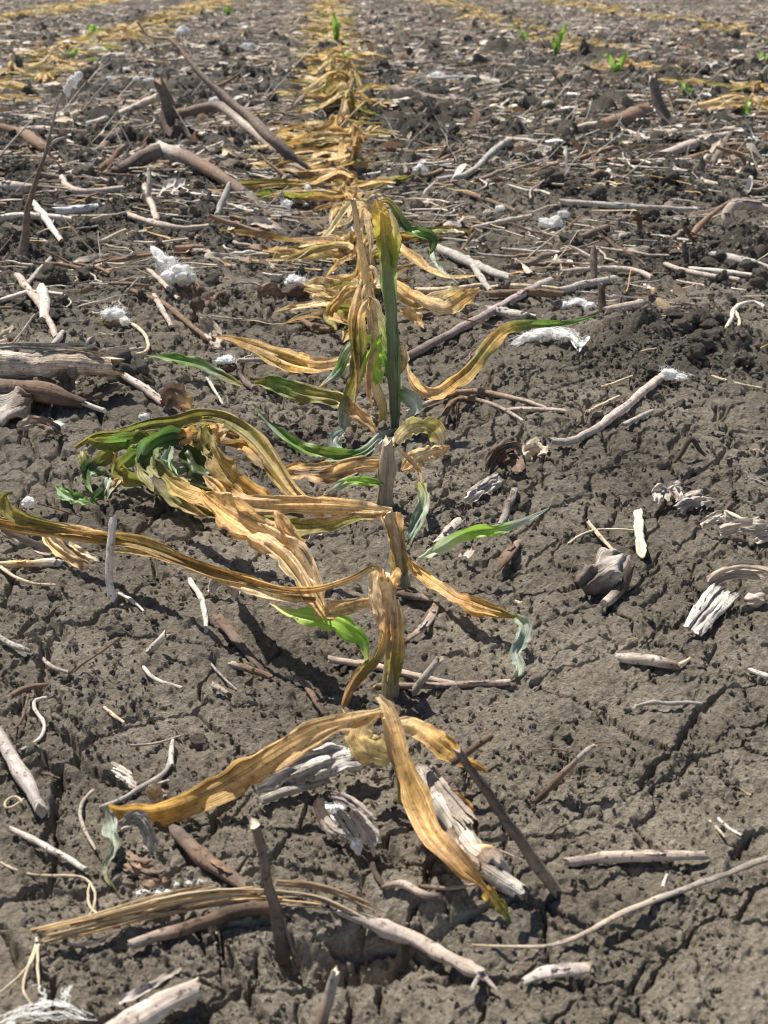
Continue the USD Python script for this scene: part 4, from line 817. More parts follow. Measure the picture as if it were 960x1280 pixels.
stick('flat pale chip right of the middle corn row', [(548, 678), (560, 664), (574, 651)], [6, 8, 7], [WHT, PNK, GRY], 'bark_chip', 'bark', flat=.5)
stick('split brown bark splinter below the narrow green blade', [(620, 716), (632, 697), (648, 676)], [5, 9, 6], [DBR, BRN, (.3, .22, .16)], 'bark_chip', 'bark', flat=.6, mark='the split bark splinter')
stick('grey twig behind the narrow green blade', [(625, 657), (634, 636), (643, 612)], [5, 5.5, 5], [GRY, PUR, GRY])
t = Thing('bark_chunk', 'domed dark bark chunk with a ragged right edge', 'bark', G(760, 740)); MARKS.append(('the domed bark chunk', t.base[0], t.base[1]))
t.part('bark', leaf_geo([(724, 745, 750), (745, 728, 744), (768, 716, 738), (786, 706, 732)], [30, 52, 56, 40], [(.10, .08, .07), (.16, .13, .11), (.42, .37, .33), (.30, .25, .22)], 35, lift=.012, prof='band', curl=-.9, corr=.15, n=30, m=13, thick=.002), M_WOOD)
t.part('broken_edge', stick_geo([(757, 754), (770, 742, 748), (782, 724, 742), (790, 708, 738)], [6, 8, 8, 6], [PNK, DBR, DBR]), M_BARK)
t = Thing('straw_strip', 'flat straight bleached straw strip on the right', 'straw', G(801, 668)); MARKS.append(('the flat bleached straw strip', t.base[0], t.base[1]))
t.part('straw', leaf_geo([(797, 637), (799, 662), (803, 696)], [13, 13, 12], [(.66, .54, .38), WHT, STW], 12, lift=.004, prof='strip', fold=.1, corr=.05, m=6, thick=.0012), M_STRAW)
t = Thing('bleached_husk', 'bleached twisted husk at the right edge', 'husk', G(930, 675)); MARKS.append(('the bleached husk at the right edge', t.base[0], t.base[1]))
for pts, w in [([(876, 664, 672), (895, 654, 670), (912, 648, 668)], 14), ([(900, 672, 678), (925, 666, 678), (955, 668, 680), (985, 672, 682)], 24), ([(905, 648, 668), (925, 658, 674), (940, 660, 676), (958, 650, 668)], 14), ([(945, 684), (965, 678), (985, 684)], 16)]:
    for g in shreds(pts, w, (.64, .55, .46), 4, int(w + pts[0][0])): t.part('husk', g, M_STRAW)
t = Thing('corky_bark', 'white corky strip of bark with black specks on the right', 'bark', G(900, 770)); MARKS.append(('the white corky bark', t.base[0], t.base[1]))
for g in shreds([(864, 802), (885, 775), (905, 752), (930, 734)], 38, (.68, .62, .56), 6, 3, 30, .010): t.part('bark', g, M_WOOD)
for g in shreds([(884, 742, 750), (905, 730, 746), (940, 728, 746), (975, 738, 752)], 26, (.46, .37, .30), 5, 8, 40, .010): t.part('husk', g, M_STRAW)
for c, r in (((945, 750), 12),):
    k = mpp(*c); t.part('husk_lump', lump(G(*c, r * k * .5), (r * k, r * k * .8, r * k * .6), PNK, sd(), 2, .8), M_STRAW)
t.part('dark_flake', leaf_geo([(852, 744), (872, 748), (892, 744)], [10, 14, 8], DBR, 40, prof='band', m=5), M_STRAW)
stick('short thick pinkish stick with a splintered right end', [(774, 822), (800, 824), (826, 828), (846, 831)], [7, 8, 8, 6], [WHT, PNK, PNK, BRN], mark='the short splintered stick', extra=[('splinter', stick_geo([(846, 832), (855, 828), (864, 822)], [4, 3, 2], STW), M_WOOD)])
t = Thing('lint_tipped_stick', 'bowed pale stick tipped with a dirty lint tuft', 'stalk', G(770, 520)); MARKS.append(('the lint-tipped stick', t.base[0], t.base[1]))
t.part('stem', stick_geo([(690, 552), (712, 551), (745, 536), (782, 508), (824, 474)], [5, 6, 6.5, 6, 6], [GRY, PNK, (.52, .44, .39), PNK]), M_BARK)
LT = t
stick('smooth brown twig forking low right of the green shoot', [(509, 515), (540, 502), (576, 490), (625, 494), (660, 502), (684, 510)], [3, 4, 4.5, 3.5, 2.5], [PNK, BRN, PNK], 'twig', 'twig', mark='the forked brown twig',
      extra=[('side_twig', stick_geo([(546, 545), (556, 520), (574, 498), (592, 499), (622, 508), (654, 526)], [4, 4, 3.5, 3, 2], [DBR, BRN, PNK]), M_BARK), ('side_twig', stick_geo([(632, 513), (670, 512), (706, 514)], [4, 4, 3], PNK), M_BARK)])
stick('long straight purple grey stick right of the green shoot', [(506, 447), (545, 427), (590, 404), (640, 375), (688, 351)], [5.5, 6, 6.5, 6, 6], [PUR, (.28, .22, .2), (.36, .29, .27), GRY], mark='the long purple-grey stick')
for lb, pts, r, c in [('pale branch stub lying behind the shoot tip', [(547, 310), (575, 322), (605, 336), (637, 347)], 7, GRY), ('grey stick crossing the pale branch stub', [(588, 328), (600, 345), (613, 364)], 5, GRY), ('stacked brown stick at the right of the pale branch stub', [(607, 368), (655, 366), (702, 368)], 6, BRN),
                      ('straw lying along the stacked brown stick', [(610, 360), (650, 358), (700, 362)], 4, STW), ('broken brown stick behind the long purple stick', [(610, 388), (640, 392), (668, 398)], 7, GRY), ('pale stick left of the lint patch, pointing right', [(520, 362), (560, 362), (600, 356)], 4, STW),
                      ('long pale twig beyond the lint patch', [(700, 341), (740, 337), (790, 338), (815, 347)], 4.5, PNK), ('thick pale twig crossing behind the lint patch', [(700, 364), (740, 354), (768, 349)], 6, GRY), ('brown stick right of the lint patch', [(758, 388), (780, 384), (800, 378)], 6, PNK),
                      ('short dark stub right of the green leaf tip, upright', [(752, 392, 394), (752, 375, 393), (753, 358, 392)], 6, DBR), ('dark upright stub above the lint patch', [(742, 350, 352), (741, 328, 350), (743, 312, 349)], 6, PUR), ('small dark upright stub on the far right', [(858, 332, 333), (857, 318, 332), (856, 302, 331)], 4, DBR),
                      ('long grey stick slanting at the right edge', [(890, 318), (925, 326), (970, 338)], 6, GRY), ('long pale stick lying at the right edge', [(862, 336), (900, 340), (960, 346)], 4, WHT), ('pinkish stick under the long grey one', [(830, 330), (870, 342), (925, 350)], 4, PNK),
                      ('thin stick reaching up right beyond the shoot', [(545, 226), (575, 222), (600, 205), (636, 175)], 5, GRY), ('dark thin stick in the debris right of the shoot', [(572, 238), (610, 250), (645, 264)], 3.4, BRN), ('thin brown stick aimed at the two lint tufts', [(588, 286), (625, 278), (665, 270)], 4, PNK),
                      ('straight brown twig right of the two lint tufts', [(710, 300), (745, 290), (785, 272)], 5.5, PUR), ('long dark stick right of the two lint tufts', [(700, 252), (755, 256), (812, 260), (870, 262)], 4.5, GRY), ('bent pale root near the debris at the right', [(874, 218), (890, 230), (920, 234), (938, 222)], 4.5, PNK)]:
    stick(lb, pts, [r * .85, r, r * .8], c, 'stick', 'stick', sides=7)
t = Thing('big_log', 'big knotted weathered log at the left edge, split and dark beneath', 'log', G(50, 500)); MARKS.append(('the big knotted log', t.base[0], t.base[1]))
t.part('trunk', stick_geo([(-30, 466, 500), (10, 464, 499), (50, 466, 498), (90, 462, 496), (138, 462, 494)], [19, 23, 20, 17, 14], [(.26, .22, .19), (.36, .30, .25), (.42, .35, .29), (.36, .28, .22), (.40, .31, .23)], sides=18, n=60, rough=.55, jag=1.4, ends=(.16, .11, .08), knots=.2), M_WOOD)
for q, pp in enumerate([[(-20, 448, 500), (20, 444, 499), (60, 446, 498), (110, 448, 496), (150, 456, 496)], [(-20, 462, 502), (30, 466, 502), (70, 462, 500), (128, 468, 498)], [(85, 450, 499), (110, 454, 498), (142, 466, 498)]]):
    for g in shreds(pp, 14, [(.42, .35, .29), (.30, .24, .19), (.36, .27, .2)][q], 4, 60 + q, 60, .012): t.part('bark_strip', g, M_WOOD)
t.part('knot', lump(A(92, 462, 500) + [0, -.004, 0], np.array([8, 8, 9]) * mpp(92, 500), PUR, sd(), 2, .7), M_BARK)
t.part('knot', lump(A(50, 478, 498) + [0, -.008, 0], np.array([18, 15, 15]) * mpp(50, 498), BRN, sd(), 3, .7), M_BARK)
t.part('branch', stick_geo([(-10, 490, 512), (30, 492, 512), (70, 500, 513), (100, 506, 514)], [14, 16, 13, 8], [PUR, BRN, DBR]), M_BARK)
t.part('bark_slab', leaf_geo([(-30, 528, 530), (5, 512, 526), (40, 500, 520)], [46, 50, 30], [PNK, GRY, BRN], 45, lift=.004, prof='band', curl=-.3, thick=.003), M_WOOD)
t.part('curled_bark', leaf_geo([(72, 455, 500), (84, 470, 500), (80, 488, 502), (70, 494, 504)], [18, 24, 18], [BRN, PUR, BRN], 85, prof='band', thick=.002), M_WOOD)
t.part('side_twig', stick_geo([(56, 482, 508), (90, 500, 512), (131, 515, 518)], [4, 4.5, 4], [PNK, (.5, .4, .34), WHT]), M_BARK)
stick('peeled twig running from the big log to the right', [(132, 456), (165, 475), (190, 492), (211, 507)], [5, 6, 6, 5.5], [PNK, (.5, .42, .37), PNK], 'twig', 'twig')
stick('brown curled bark beside the big log', [(95, 502), (120, 494), (146, 482)], [7, 11, 9], [BRN, DBR, BRN], 'bark_chip', 'bark', flat=.5)
t = Thing('curled_leaf', 'curled brown dead leaf below the big log', 'dead leaf', G(50, 545))
t.part('blade', leaf_geo([(22, 536, 548), (40, 530, 548), (60, 533, 550), (78, 546, 554)], [12, 18, 14], [PNK, BRN, DBR], 70, prof='band', corr=.25), M_STRAW)
t = Thing('curled_leaf', 'dark curled leaf scrap standing at the end of the peeled twig', 'dead leaf', G(222, 512))
t.part('blade', leaf_geo([(208, 510, 516), (212, 496, 514), (224, 500, 516), (238, 512, 518)], [20, 34, 24], [BRN, (.2, .14, .1), TAN], 75, prof='band', corr=.3), M_STRAW)
for lb, ps in [('brown shrivelled leaf scrap under the drooping grey tip', [((150, 1040, 1062), (170, 1030, 1062), (185, 1045, 1066), (190, 1072, 1074))]), ('pink brown papery scrap left of the thick slanting stalk', [((158, 1078), (172, 1088), (200, 1090)), ((176, 1100), (196, 1106), (214, 1100))]), ('tan triangular leaf flake above the long leaf', [((190, 990, 1012), (196, 1002, 1012), (208, 1014, 1016))]),
               ('small pale bark flake near the forked twig', [((140, 962), (154, 970), (170, 984))]), ('crumpled dark burr fragments right of the stub with olive leaves', [((612, 590), (622, 572, 590), (636, 564, 588), (652, 562)), ((620, 580), (640, 578, 588), (650, 590))]), ('pale stony bark lump below the burr fragments', [((584, 626), (606, 612, 624), (630, 600))]),
               ('white and tan husk flakes on the right crust', [((818, 628), (828, 618, 628), (836, 626)), ((834, 620), (844, 616, 626), (850, 628))]), ('smooth grey bark boat on the right crust', [((846, 636), (868, 628), (892, 624))]), ('orange tan shell fragments on the right crust', [((655, 570), (670, 562), (684, 566))]), ('papery pale shell left of the long withered leaf', [((264, 745, 752), (276, 728, 750), (290, 736, 752), (294, 752, 754))]),
               ('brown boat shaped leaf scrap near the lint cap', [((322, 372, 378), (340, 366, 378), (356, 374, 379))]), ('pointed tan husk under the ochre leaf on the left', [((254, 402, 432), (262, 412, 432), (274, 436, 438))])]:
    geos = [leaf_geo(list(p), (18 if 'black' not in lb else 12) if 'small' not in lb else 11, [DBR, BRN] if 'black' in lb or 'dark' in lb else ([WHT, PNK] if 'pale' in lb or 'white' in lb else ([STW, PNK] if 'tan' in lb else ([GRY, PNK] if 'grey' in lb else [BRN, (.30, .2, .14), DBR]))), 60, lift=.004, prof='band', corr=.3, curl=-.4, m=8) for p in ps]
    t = Thing('leaf_scrap', lb, 'leaf scrap', geos[0][0].mean(0) * [1, 1, 0] + [0, 0, geos[0][0][:, 2].min()])
    for g in geos: t.part('scrap', g, M_STRAW)
    for p in ps:
        for g in shreds(p, 18 if 'small' not in lb else 9, geos[0][2].mean(0), 3, len(lb) + int(p[0][0])): t.part('scrap', g, M_STRAW)
stick('long dark branch slanting up toward the upper left', [(388, 222, 222), (350, 187, 216), (300, 140, 208), (255, 100, 202), (225, 62, 196), (212, 50, 194), (185, 44, 190), (172, 28, 188)], [9, 8, 6.5, 5, 3, 2.5, 2, 1.5], [DBR, PUR, PUR, BRN, PUR], 'branch', 'branch', mark='the long slanting branch', n=44, extra=[('side_twig', stick_geo([(262, 112, 203), (280, 106, 200), (300, 92, 198)], [4, 3, 1.5], BRN), M_BARK)])
stick('cut log with a pale end lying in the upper left debris', [(196, 190, 212), (220, 196, 214), (258, 212, 224), (308, 242)], [11, 10, 9, 7], [WHT, PUR, BRN, PUR], 'cut_log', 'log', mark='the cut log with a pale end', sides=12, ends=(.55, .46, .38), extra=[('root', stick_geo([(194, 196, 214), (170, 205, 216), (140, 216)], [12, 9, 6], [PUR, DBR]), M_BARK)])
t = Thing('old_stump', 'dark forked stump of old stalk with spreading roots, upper left', 'stump', G(212, 175)); MARKS.append(('the dark forked stump', t.base[0], t.base[1]))
t.part('trunk', stick_geo([(218, 178, 176), (212, 150, 175), (208, 128, 175), (198, 106, 175)], [11, 11, 9, 8], [DBR, PUR, BRN]), M_BARK)
t.part('branch', stick_geo([(214, 146, 175), (238, 142, 176), (264, 134, 178), (290, 146, 182), (318, 168, 188), (346, 192)], [6, 7, 6, 5, 4], [BRN, PUR, PNK, BRN]), M_BARK)
t.part('root', stick_geo([(106, 156), (138, 146), (168, 134), (200, 122, 160)], [3, 4, 5, 6], [WHT, PNK]), M_BARK)
t.part('root', stick_geo([(222, 160, 178), (236, 172), (250, 186)], [8, 6, 4], DBR), M_BARK)
for lb, pts, r, c in [('crooked root branching in front of the dark forked stump', [(106, 196), (124, 188), (142, 170), (165, 162), (190, 158)], 6, PUR), ('zigzag pale branch below the cut log', [(76, 220), (108, 240), (140, 238), (165, 234), (174, 226), (188, 250), (196, 276)], 5.5, PNK), ('dark curved log at the left edge, pale topped', [(-8, 160), (22, 166), (44, 178), (62, 188)], 9, BRN),
                      ('pale thick stick end at the left edge', [(-8, 234), (14, 234), (40, 236)], 9, PNK), ('bluish white flat straw in the left debris', [(70, 264), (100, 262), (138, 258)], 6, (.52, .52, .53)), ('long straight pale stick in the left debris', [(42, 252), (58, 275), (76, 301)], 5, WHT), ('flat pale stick behind the bluish straw', [(0, 272), (40, 270), (90, 274)], 5, WHT),
                      ('brown stick across the lower left debris', [(160, 268), (195, 280), (230, 286), (262, 282)], 5, PNK), ('pale stick with knuckle behind the left shoots', [(0, 376), (40, 366), (78, 368)], 4, WHT), ('white split stalk at the left edge', [(22, 345), (40, 368), (56, 390), (70, 422)], 6, PNK), ('grey stick leaning over the split stalk', [(30, 360), (48, 340), (64, 322)], 4, GRY),
                      ('bleached husk sheath at the left edge', [(52, 362), (56, 385), (54, 400)], 8, WHT), ('small grey peg in front of the big log', [(62, 434), (72, 424), (80, 414)], 4.5, GRY), ('small grey stub leaning near the ochre leaves left of the row', [(270, 272, 272), (278, 255, 270), (286, 232, 268)], 5, GRY), ('pale twig standing by the cut log', [(186, 255, 256), (187, 232, 254), (186, 212, 252)], 4, PNK),
                      ('log beside the right corn row, dark ended', [(755, 158), (778, 150), (808, 138)], 12, BRN), ('dark upright stump by the right corn row', [(838, 158, 160), (826, 138, 159), (816, 100, 158)], 8, PUR), ('long bowed pale branch under the dark upright stump', [(700, 176), (715, 163), (740, 156), (770, 162), (805, 170)], 5, PNK), ('thick pale branch in the right debris', [(830, 195), (862, 182), (905, 170)], 8, PNK),
                      ('dark thin stick among the right debris heap', [(890, 205), (902, 185), (912, 168)], 5, PUR), ('pale forked root by the right debris heap', [(838, 206), (850, 214), (866, 216)], 4, WHT), ('pale bar lying right of the middle row, far off', [(540, 100), (580, 98), (630, 104)], 5, GRY), ('thick brown bar far right of the middle row', [(490, 112), (520, 118), (560, 130)], 7, PUR)]:
    stick(lb, pts, [r * .85, r, r * .75], c, 'stick', 'stick')
stick('slender dry stem standing at the left edge, lint at its top', [(28, 318, 318), (34, 272, 316), (46, 225, 314), (58, 188, 312), (68, 145, 310), (76, 118, 309)], [7, 5, 3.5, 2.6, 2, 1.5], [PUR, BRN, PUR, GRY], 'dry_weed', 'weed', mark='the slender standing stem', extra=[('side_twig', stick_geo([(60, 185, 312), (70, 176, 311), (80, 172, 310)], [2, 2, 1], PNK), M_BARK)])
stick('dark hooked root at the right edge', [(942, 306), (922, 300, 306), (910, 280, 304), (912, 262, 302), (930, 258, 300), (975, 266, 300)], [10, 10, 9, 7, 6, 5], [DBR, PUR, PNK, PNK], 'hooked_root', 'root', mark='the dark hooked root')

# ---------------------------------------------------------------- cotton lint
def fibres(path, pts_list, width):
    c = UsdGeom.BasisCurves.Define(stage, path)
    c.CreateTypeAttr('linear')
    c.CreatePointsAttr(Vt.Vec3fArray.FromNumpy(np.vstack(pts_list).astype(np.float32)))
    c.CreateCurveVertexCountsAttr(Vt.IntArray([len(p) for p in pts_list]))
    c.CreateWidthsAttr(Vt.FloatArray([width]))
    c.SetWidthsInterpolation('constant')
    UsdShade.MaterialBindingAPI.Apply(c.GetPrim()).Bind(M_FIBRE)

def lint(label, spots, burr=None, hairs=60, group=None, thing=None, name='lint_tuft', wisp=None, mark=None, strings=None):
    """spots: (px, py, rx, ry[, ground row]) of each lock in pixels."""
    gp = [G(s[0], s[4] if len(s) > 4 else s[1] + s[3] * .6) for s in spots]
    t = thing or Thing(name, label, 'cotton lint', gp[0], group)
    if mark: MARKS.append((mark, gp[0][0], gp[0][1]))
    for s, g in zip(spots, gp):
        k = mpp(s[0], s[4] if len(s) > 4 else s[1] + s[3] * .6)
        rx, rz = s[2] * k, s[3] * k
        c = A(s[0], s[1], s[4] if len(s) > 4 else s[1] + s[3] * .6)
        c[2] = max(c[2], g[2] + rz * .55)
        seed = sd()
        rng = np.random.RandomState(seed)
        TAKEN.append((g[0], g[1], rx))
        geos = [lump(c, (rx * .85, min(rx, rz * 1.4) * .8, rz * .9), (.8, .8, .8), seed, 4 if rx / k > 15 else (3 if rx / k > 7 else 2), .75, 1.5)]
        for q in range(7 if rx / k > 8 else 3):
            a = rng.rand() * 6.28
            geos.append(lump(c + np.array([math.cos(a) * rx * .6, math.sin(a) * rx * .35, rng.uniform(-.3, .45) * rz]), np.array([rx, rx * .8, rz]) * rng.uniform(.28, .5), (.8, .8, .8), seed + q + 1, 3 if rx / k > 12 else 2, .7, 1.5))
        lock = t.part('lock', join(geos), M_LINT)
        fl = []
        for q in range(int(hairs * (2.4 if rx / k > 8 else 1.2))):
            d = rng.randn(3); d /= np.linalg.norm(d); d[2] = abs(d[2]) * (1 if rng.rand() < .7 else -.6)
            st = c + d * [rx * .8, rx * .55, rz * .8]
            L = rng.uniform(.12, .45) * max(rx, .003)
            e1, e2 = rng.randn(3) * .5, rng.randn(3) * .9
            fl.append(np.array([st, st + L * .35 * (d + e1 * .6), st + L * .7 * (d * .8 + e2 * .8), st + L * (d * .5 + e2 + e1)]) - t.base)
        if fl: fibres(numbered(lock, 'fibre'), fl, 0.00005 + 0.07 * k)
    if wisp:
        for w in wisp:
            t.part('wisp', leaf_geo(list(w[0]), w[1], (.78, .78, .77), 60, lift=.004, prof='leaf', corr=.4, m=7), M_LINT)
    for st in strings or []:        # drawn-out threads, each a loose bundle
        k = mpp(st[0][0], st[0][1]); rng = np.random.RandomState(sd())
        base = spline([pt(p, .004) for p in st], 24)[0]
        fl = []
        for q in range(13):
            o = rng.randn(3) * [2.6 * k, 2.6 * k, 1.8 * k]
            wig = np.stack([meshkit.noise(np.stack([np.arange(24) * .35, np.full(24, q * 1.7), np.full(24, ax * 3.0)], 1), 5) - .5 for ax in range(3)], 1) * 8 * k
            a, b_ = sorted(rng.randint(0, 24, 2)); b_ = max(b_, min(a + 7, 24)); a = min(a, b_ - 4)
            fl.append((base + o + wig)[max(a, 0):b_] - t.base)
        fibres(numbered(t.path, 'thread'), fl, .0002)
    for b in burr or []:
        t.part('burr', b, M_BARK)
    return t

def shell(px, py, r, ang, col=DBR, g=None):
    dx, dy = math.cos(ang) * r, math.sin(ang) * r * .5
    g = g or py + 2
    return leaf_geo([(px - dx, py - dy, g), (px, py + r * .15, g), (px + dx, py + dy, g)], r * 1.0, [col, BRN, col], 60, lift=.003, prof='band', curl=-.6, m=6)

lint('bird shaped white lint tuft on a dark clod, left of the row', [(222, 344, 18, 13, 370), (207, 330, 12, 10, 366), (197, 320, 6, 5, 363)], hairs=110, mark='the bird-shaped lint tuft', burr=[shell(238, 364, 22, .2, DBR, 374), shell(268, 372, 20, -.2, DBR, 380), shell(255, 382, 18, .5, DBR, 386)], wisp=[([(206, 330, 368), (196, 318, 365), (188, 310, 362)], 12)])
lint('small lint cap on a dark burr left of the upright shoot', [(369, 352, 13, 7, 372)], hairs=80, burr=[shell(368, 366, 16, .1), shell(375, 372, 13, -.4), lump(A(368, 364, 374), np.array([13, 11, 9]) * mpp(368, 374), DBR, 77, 2, .6)], mark='the small lint cap')
lint('fuzzy lint wad trailing a looped root on the left', [(143, 394, 15, 10, 406), (156, 402, 7, 6, 410)], hairs=110, burr=[shell(140, 402, 15, -.2, TAN, 408)], mark='the fuzzy lint wad')
lint('grey lint bud on a short stalk among left leaves', [(283, 452, 12, 7, 470)], hairs=60, burr=[lump(A(283, 459, 470), np.array([13, 11, 8]) * mpp(283, 470), DBR, 78, 2, .5), stick_geo([(297, 468, 474), (308, 480, 482), (320, 487)], [4, 5, 5], PUR)], mark='the grey lint bud')
lint('pair of round white lint tufts in the right debris', [(681, 279, 8, 8), (694, 280, 9, 9), (704, 268, 8, 5)], hairs=70, mark='the pair of round lint tufts')
lint('ragged lint behind the dark upright stub on the right', [(706, 384, 8, 7), (722, 380, 13, 7), (738, 384, 8, 6)], hairs=60, burr=[shell(708, 386, 9, .5)], mark='the ragged lint behind the dark stub')
lint('flattened stringy white lint patch under the green leaf tip', [(682, 418, 16, 8, 428), (664, 422, 12, 6, 430), (704, 420, 12, 5, 430), (648, 430, 8, 4)], hairs=150, mark='the flattened lint patch',
     strings=[[(640, 432), (665, 420, 430), (700, 414, 428), (722, 430)], [(700, 418, 430), (715, 424, 432), (724, 438)], [(655, 426), (682, 412, 426), (735, 424)]], wisp=[([(660, 424, 430), (645, 430, 434), (638, 434, 436)], 8), ([(700, 418, 430), (715, 424, 432), (722, 432)], 7), ([(724, 416), (716, 424), (722, 438)], 6), ([(736, 420), (728, 430), (724, 440)], 8)])
lint('fluffy white lint caught under the withered heap, left of the stubs', [(318, 612, 19, 11, 626), (338, 620, 12, 7, 630)], hairs=150, mark='the fluffy lint under the heap')
lint(None, [(836, 468, 12, 7, 478), (850, 472, 9, 4, 480)], hairs=60, thing=LT, burr=[shell(832, 476, 9, .6), shell(858, 470, 8, .3, PNK)])
lint('dirty cotton boll with dark shells in front of the grey slab', [(417, 1012, 13, 6, 1036), (440, 1030, 11, 6, 1056), (410, 1030, 9, 10, 1052), (446, 1056, 8, 14, 1074), (466, 1052, 7, 8, 1072), (430, 1044, 6, 9, 1056)], hairs=60, name='cotton_boll', mark='the dirty cotton boll',
     burr=[g for p, c, s in (([(398, 1008, 1036), (404, 1030, 1050), (422, 1050, 1066)], DBR, 1), ([(414, 1002, 1034), (440, 1012, 1046), (464, 1036, 1064)], (.50, .40, .36), 2), ([(420, 1026, 1052), (436, 1046, 1066), (448, 1072, 1088)], (.05, .045, .045), 3), ([(440, 1024, 1054), (458, 1048, 1072), (468, 1080, 1096)], (.06, .05, .05), 4), ([(404, 1034, 1054), (426, 1056, 1068), (440, 1060, 1072)], PNK, 5), ([(452, 1036, 1062), (466, 1054, 1076), (472, 1070, 1086)], GRY, 6))
           for g in shreds(p, 15, c, 3, 40 + s, 65, .006)] + [stick_geo([(466, 1080), (472, 1096), (480, 1108)], [4, 4, 3], DBR)])
lint('little white lint beads behind the frayed dried stalk', [(180, 1117, 9, 5, 1122), (198, 1118, 6, 4, 1123), (210, 1117, 6, 4, 1122), (222, 1106, 4, 3), (236, 1104, 4, 3), (250, 1102, 3, 3)], hairs=24)
lint('frayed stringy lint in the bottom left corner', [(50, 1268, 6, 2.5, 1276), (14, 1280, 6, 2.5, 1288)], hairs=30, mark='the frayed lint in the bottom left corner', strings=[[(0, 1278), (40, 1266, 1274), (80, 1262, 1270), (112, 1270)], [(0, 1284), (30, 1272, 1282), (70, 1262, 1272), (100, 1270)], [(52, 1264, 1270), (54, 1250, 1262), (50, 1240, 1256)], [(82, 1262, 1268), (84, 1250, 1260), (88, 1240, 1254)], [(20, 1272), (60, 1268), (120, 1276)]])
lint('white lint scrap on the curled leaf below the big log', [(71, 533, 10, 6, 548)], hairs=30)
lint('tiny lint fleck above the withered heap', [(180, 522, 7, 6)], hairs=20)
lint('small white lint on the dry shell left of the long leaf', [(70, 705, 8, 6), (36, 628, 8, 7, 645)], hairs=30)
for lb, s in [('white lint tuft just right of the row, beyond the shoot', [(525, 214, 10, 8)]), ('white lint on the slanting branch foot', [(362, 210, 12, 7)]), ('grey white lint bead left of the shoot', [(391, 320, 9, 7)]), ('double lint tuft left of the long slanting branch', [(272, 128, 11, 7), (288, 139, 9, 8)]), ('lint tuft at the far right of the middle row', [(546, 97, 12, 7)]),
              ('low lint mat in the right debris', [(690, 193, 16, 5), (676, 192, 8, 4)]), ('two lint tufts in the far right debris', [(667, 129, 8, 5), (684, 131, 8, 5)]), ('small lint lock below the long straight branch of debris on the right', [(590, 126, 7, 5)]), ('lint locks at the left stump, foremost', [(138, 100, 8, 5), (155, 92, 9, 8)]), ('lint locks at the left stump, middle', [(170, 102, 6, 6), (186, 102, 9, 5)]),
              ('lint tuft on top of the slender standing stem', [(84, 112, 5, 8, 308), (91, 103, 7, 8, 308), (98, 95, 5, 6, 308)]), ('pale lint tuft near the left row', [(228, 42, 9, 9)]), ('lint tuft near the far left row', [(122, 65, 12, 6)]), ('pale lint fluff left of the distant middle row', [(310, 60, 8, 7)]), ('small white lint left of the distant middle row', [(347, 86, 5, 5)]), ('tiny white lint at the left edge debris', [(48, 115, 8, 5)]),
              ('pale lint at the right edge by the debris heap', [(940, 178, 9, 7)]), ('lint scrap below the thin stick on the right', [(626, 261, 8, 5)]), ('lint by the right row stump', [(834, 122, 7, 5)]), ('pale lint at the distant right', [(896, 84, 14, 6)]), ('white lint scrap among ochre leaves left of the row', [(358, 257, 8, 8)]), ('white sliver of lint between ochre leaves', [(384, 241, 6, 9)])]:
    lint(lb, s, hairs=40)

